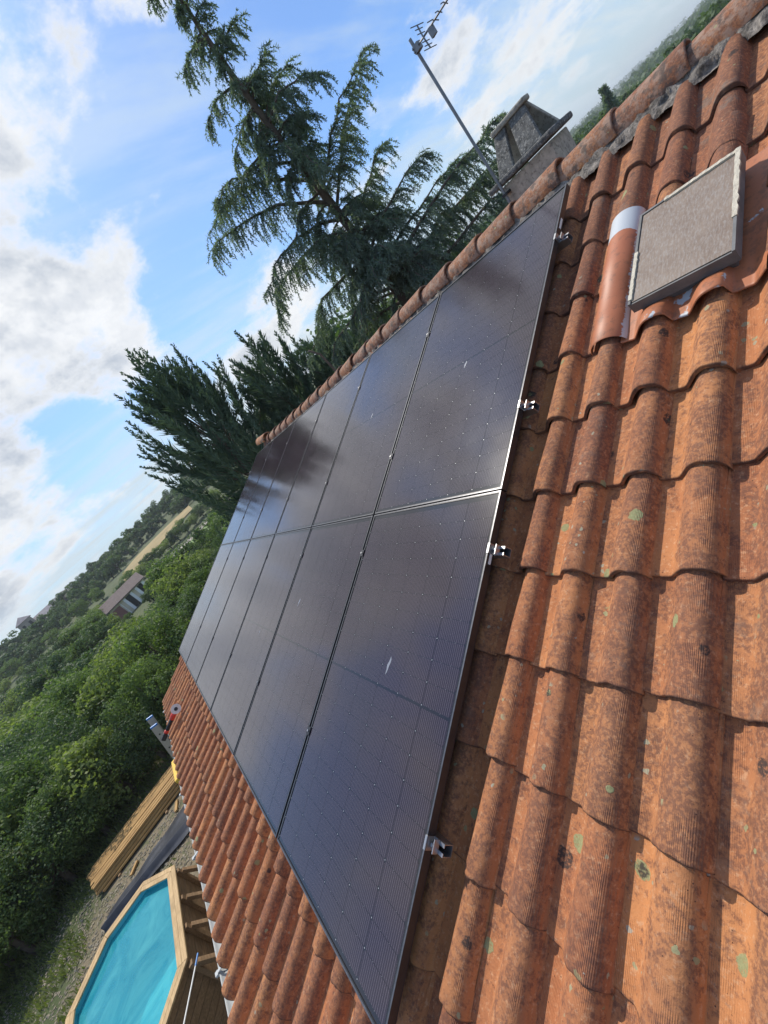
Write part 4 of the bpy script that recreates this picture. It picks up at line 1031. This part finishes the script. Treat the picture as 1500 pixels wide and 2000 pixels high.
for (az, r, top_el, R, sd, lab, npl) in ((-17.6, 16.2, 18.8, 4.9, 1, 'broad dark cypress with feathery upright plumes left of the far gable', 235), (-28.0, 16.2, 12.6, 3.6, 2, 'shorter dark cypress between the broad cypress and the cedar', 200), (-35.0, 15.8, 8.0, 3.0, 4, 'low dark cypress against the ridge at the cedar foot', 240)):
    P = polar(az, r); P.z = GZ; H = .854 - GZ + r * math.tan(R_(top_el)); ms = cypress(sd, H, R, npl, 8)
    plant('cypress_tree', ms, P, (1, 1), 0, lab, 'tree', None)
for (az, r, sc_, sz_) in ((-39.5, 18, .85, 1.12), (-43.5, 17.5, .8, 1.05), (-48, 18.5, .85, 1.06), (-52.5, 19, .8, .98), (-58, 21, .85, .97), (-38, 23, 1.0, 1.30), (-50, 24, 1.0, 1.12)):
    plant('backdrop_tree', MID_T[1], polar(az, r), (sc_, sz_), rv(0, 6), 'dark leafy tree behind the cedar, %s of its trunk%s' % ('left' if az > -46 else 'right', ', in the rear' if r > 22 else (' below the chimney' if az < -55 else (' between trunk and chimney' if az < -52 else (' and close to it' if az in (-43.5, -48) else '')))), 'tree', 'trees behind the cedar')
# a few shrubs at foot of the cypresses and a small conifer on the right skyline
for (az, r, s_, v_) in [(-9.5, 21, .7, 2), (-12.5, 19, .75, 0), (-6.5, 29.5, .8, 2), (-10, 36, 1.1, 2), (-13, 25.5, 1.2, 0), (-5, 42, .8, 2)]:
    plant('garden_shrub', NEAR_T[v_], polar(az, r), (s_, s_), rv(0, 6), ('low' if s_ < .78 else 'tall') + ' dark green shrub %s the cypresses, %s' % ('just left of' if az > -9.6 else 'at the foot of', {21: 'nearest the gable', 19: 'closest to the roof', 29.5: 'second back from the gable', 36: 'in the rear', 25.5: 'in the middle', 42: 'farthest from the roof'}[r]), 'shrub', 'shrubs below the cypresses')
rg = np.random.default_rng(9); out = []; mbw = MB(); mbw.tube([(0, 0, -.3), (0, 0, 9.5)], [.2, .04], 7)
for q in range(420):
    z = rg.uniform(1.2, 9.6); L = 2.2 * (1 - z / 10.2) + .25; ang = rg.uniform(0, 6.28); hd = np.array([math.cos(ang), math.sin(ang), .12]); k = 9
    P_ = np.array([0, 0, z]) + hd * np.linspace(.1, 1, k)[:, None] * L; D_ = norm(hd + rg.normal(size=(k, 3)) * .6); out.append(blades(P_, D_, np.full(k, .5), np.full(k, .22), rg))
pm = (quads('crown', np.concatenate(out), M['needle']), mbw.mesh('trunk', [M['bark']], True))
P = polar(-71.8, 78, -.3); plant('fir_tree', pm, P, (.72, (.854 + 78 * math.tan(R_(1.45)) - P.z) / 9.8), .3, 'pointed dark fir standing taller than its neighbours above the ridge', 'tree', None)
for (az, r, s_) in ((-69.6, 70, .74), (-71.0, 66, .70), (-73.2, 72, .72), (-75.5, 78, .8), (-67.3, 76, .78), (-64.5, 84, .9), (-62, 90, .95)):
    plant('distant_tree', MID_T[nf % 3], polar(az, r, -.3), (s_ * 1.1, s_), rv(0, 6.28), 'round green tree just showing above the roof ridge', 'tree', 'trees beyond the ridge'); nf += 1
# dead stub seen beside the cedar foot
o = MB(); Ps = polar(-34.6, 12.0); o.tube([(Ps.x, Ps.y, GZ), (Ps.x + .05, Ps.y, -1.5), (Ps.x - .12, Ps.y - .10, 1.35), (Ps.x - .28, Ps.y - .02, 1.62)], [.09, .06, .032, .026], 7); so = o.build('dead_trunk', M['bark'], None, smooth=True); tag(so, 'thin bare dead trunk in front of the cedar foot', 'tree')

# ------------------------------------------------------------------ ground cover, weeds, stones
rg = np.random.default_rng(77); nG = 26000
X_ = rg.uniform(-15, -4.5, nG); Y_ = rg.uniform(7, 21, nG)
keep = []
for i in range(nG):
    v_ = noise.noise(Vector((X_[i] * .7, Y_[i] * .7, 0))) * .5 + .5 + (.35 if (X_[i] < -10.5 or Y_[i] > 16.2) else 0) - (.25 if X_[i] > -9 and Y_[i] < 15 else 0)
    inpool = abs(X_[i] - pcx) < 1.45 and abs(Y_[i] - pcy) < 2.1
    keep.append(v_ > .45 and not inpool and not (-8.6 < X_[i] and 11.7 < Y_[i] < 16.1))
keep = np.array(keep); X_ = X_[keep]; Y_ = Y_[keep]; n = len(X_)
P_ = np.stack([X_, Y_, np.full(n, GZ)], 1); D_ = norm(np.stack([rg.normal(size=n) * .4, rg.normal(size=n) * .4, np.ones(n)], 1))
gm = leaf_mat('grass_blade', (.05, .09, .025), (.19, .21, .08), .3, 1.5)
o = link('grass', quads('grass', blades(P_, D_, rg.uniform(.06, .26, n), rg.uniform(.02, .05, n), rg), gm)); tag(o, 'rough green and dry grass on the garden edge', None, None, 'stuff')
nS = 5200; sb = MB(); vs = []; fs = []
for i in range(nS):
    x_ = rg.uniform(-12.5, -4.2); y_ = rg.uniform(9.9, 16.5) if i % 2 else rg.uniform(11, 15)
    if -8.6 < x_ and 14.1 < y_ < 16.2: continue
    s_ = rg.uniform(.012, .045); n = len(vs); q = rg.normal(size=(6, 3)) * .15
    for j, dv in enumerate(((1, 0, 0), (-1, 0, 0), (0, 1, 0), (0, -1, 0), (0, 0, .6), (0, 0, -.4))): vs.append((x_ + (dv[0] + q[j, 0]) * s_, y_ + (dv[1] + q[j, 1]) * s_, GZ + .01 + (dv[2] + q[j, 2]) * s_))
    fs += [(n, n + 2, n + 4), (n + 2, n + 1, n + 4), (n + 1, n + 3, n + 4), (n + 3, n, n + 4)]
o = link('gravel', mesh_from('gravel', vs, fs, simple('stones', (.30, .26, .19), .9, var=.4, scale=9))); tag(o, 'loose pale gravel and soil around the pool', None, None, 'stuff')

# ------------------------------------------------------------------ farmhouse and church
M['cream'] = simple('cream_wall', (.62, .55, .42), .9, var=.08, scale=1.5)
M['brownroof'] = simple('brown_roof', (.15, .115, .105), .9, var=.25, scale=3)
M['brick_door'] = simple('brown_red_door', (.24, .11, .09), .7, var=.12, scale=3)
M['white_paint'] = simple('white_shutter', (.80, .80, .80), .5, var=.03)
M['slate'] = simple('slate_roof', (.24, .22, .24), .8, var=.2, scale=.8)
fP = polar(3.2, 82); fz = ter(fP.x, fP.y)
F4 = Matrix.Translation((fP.x, fP.y, fz)) @ Matrix.Rotation(R_(4), 4, 'Z')
fh = empty('farmhouse', F4); tag(fh, 'small cream farmhouse with brown roof and white shutters among the valley trees', 'house')
mb = MB(); W_, D_h, E_, Rg_ = 6.9, 5.4, 2.9, 4.1
mb.add([F4 @ Vector(p) for p in [(-W_/2, 0, -1), (W_/2, 0, -1), (W_/2, D_h, -1), (-W_/2, D_h, -1), (-W_/2, 0, E_), (W_/2, 0, E_), (W_/2, D_h, E_), (-W_/2, D_h, E_), (-W_/2, D_h/2, Rg_ - .1), (W_/2, D_h/2, Rg_ - .1)]],
       [(0, 1, 5, 4), (1, 2, 6, 9, 5), (2, 3, 7, 6), (3, 0, 4, 8, 7)]); mb.build('wall', M['cream'], fh)
mb = MB()
for sg in (0, 1):
    y0, y1 = (-.5, D_h / 2) if sg == 0 else (D_h + .5, D_h / 2); z0 = E_ - .2
    vs = [F4 @ Vector((x_, y_, z_)) for (x_, y_, z_) in ((-W_/2 - .4, y0, z0), (W_/2 + .4, y0, z0), (W_/2 + .4, y1, Rg_), (-W_/2 - .4, y1, Rg_))]
    mb.add(vs + [v - Vector((0, 0, .16)) for v in vs], [(0, 1, 2, 3), (7, 6, 5, 4), (0, 4, 5, 1), (1, 5, 6, 2), (2, 6, 7, 3), (3, 7, 4, 0)])
mb.build('roof', M['brownroof'], fh)
def fb_(x0, x1, z0, z1, nm, mtl, dy=-.06):
    mb = MB(); vs = [F4 @ Vector((x_, y_, z_)) for x_ in (x0, x1) for y_ in (dy, .02) for z_ in (z0, z1)]
    mb.add(vs, [(0, 1, 3, 2), (4, 6, 7, 5), (0, 4, 5, 1), (2, 3, 7, 6), (0, 2, 6, 4), (1, 5, 7, 3)]); return mb.build(nm, mtl, fh)
fb_(-3.3, -1.75, -.2, 2.2, 'garage_door', M['brick_door']); fb_(-.9, -.45, 0, 2.4, 'shutter', M['white_paint'], -.12); fb_(-.42, .45, 0, 2.4, 'window', M['black']); fb_(.48, .93, 0, 2.4, 'shutter', M['white_paint'], -.12)
fb_(1.5, 1.95, 0, 2.4, 'shutter', M['white_paint'], -.12); fb_(1.98, 2.8, 0, 2.4, 'window', M['black']); fb_(2.83, 3.3, 0, 2.4, 'shutter', M['white_paint'], -.12); fb_(-1.55, -1.45, -.2, 2.9, 'downpipe', M['white_paint'], -.14)
# church on the hill
cP = polar(10.6, 232); czz = .854 + 235 * math.tan(R_(2.0))
C4 = Matrix.Translation((cP.x, cP.y, czz)) @ Matrix.Rotation(R_(10), 4, 'Z')
chh_ = empty('village_church', Matrix.Translation((cP.x, cP.y, ter(cP.x, cP.y)))); tag(chh_, 'stone church with a square tower and long roof on the hill at far left', 'church')
M['stone'] = simple('church_stone', (.36, .31, .26), .95, var=.2, scale=.6)
mb = MB(); mb.box((0, 0, -6), (5.6, 5.6, 22), C4); mb.build('tower', M['stone'], chh_)
mb = MB(); vs = [C4 @ Vector(p) for p in ((-3.2, -3.2, 5.0), (3.2, -3.2, 5.0), (3.2, 3.2, 5.0), (-3.2, 3.2, 5.0), (0, 0, 7.6))]
mb.add(vs, [(0, 1, 4), (1, 2, 4), (2, 3, 4), (3, 0, 4), (3, 2, 1, 0)]); mb.build('tower_roof', M['slate'], chh_)
for x_ in (-1.3, 1.3):
    mb = MB(); mb.box((x_, -2.83, 2.4), (1.0, .1, 2.4), C4); mb.build('belfry_opening', M['black'], chh_)
mb = MB(); mb.box((12, 0, -8), (18, 8, 18), C4); mb.build('nave', M['stone'], chh_)
mb = MB()
vs = [C4 @ Vector(p) for p in ((2.8, -4.6, .6), (21.4, -4.6, .6), (21.4, 0, 3.6), (2.8, 0, 3.6), (2.8, 4.6, .6), (21.4, 4.6, .6))]
mb.add(vs, [(0, 1, 2, 3), (3, 2, 5, 4), (0, 3, 4), (1, 5, 2), (0, 4, 5, 1)]); mb.build('nave_roof', M['slate'], chh_)
print('roof tiles', ntile, 'objects', len(bpy.data.objects))

# ------------------------------------------------------------------ haze
mt = bpy.data.materials.new('haze'); mt.use_nodes = True; ht = NT(mt.node_tree); ht.n.clear()
pv = ht.new('ShaderNodeVolumePrincipled'); pv.inputs['Color'].default_value = (.90, .96, 1.0, 1); pv.inputs['Density'].default_value = .0004; pv.inputs['Anisotropy'].default_value = .0
ht.l.new(pv.outputs[0], ht.new('ShaderNodeOutputMaterial').inputs['Volume'])
mb = MB(); mb.box((0, 0, 16.5), (9400, 9400, 55)); hz = mb.build('haze', mt); tag(hz, kind='stuff')
gzs = [v.co.z for v in bpy.data.objects['ground'].data.vertices]; print('ground z', min(gzs), max(gzs))
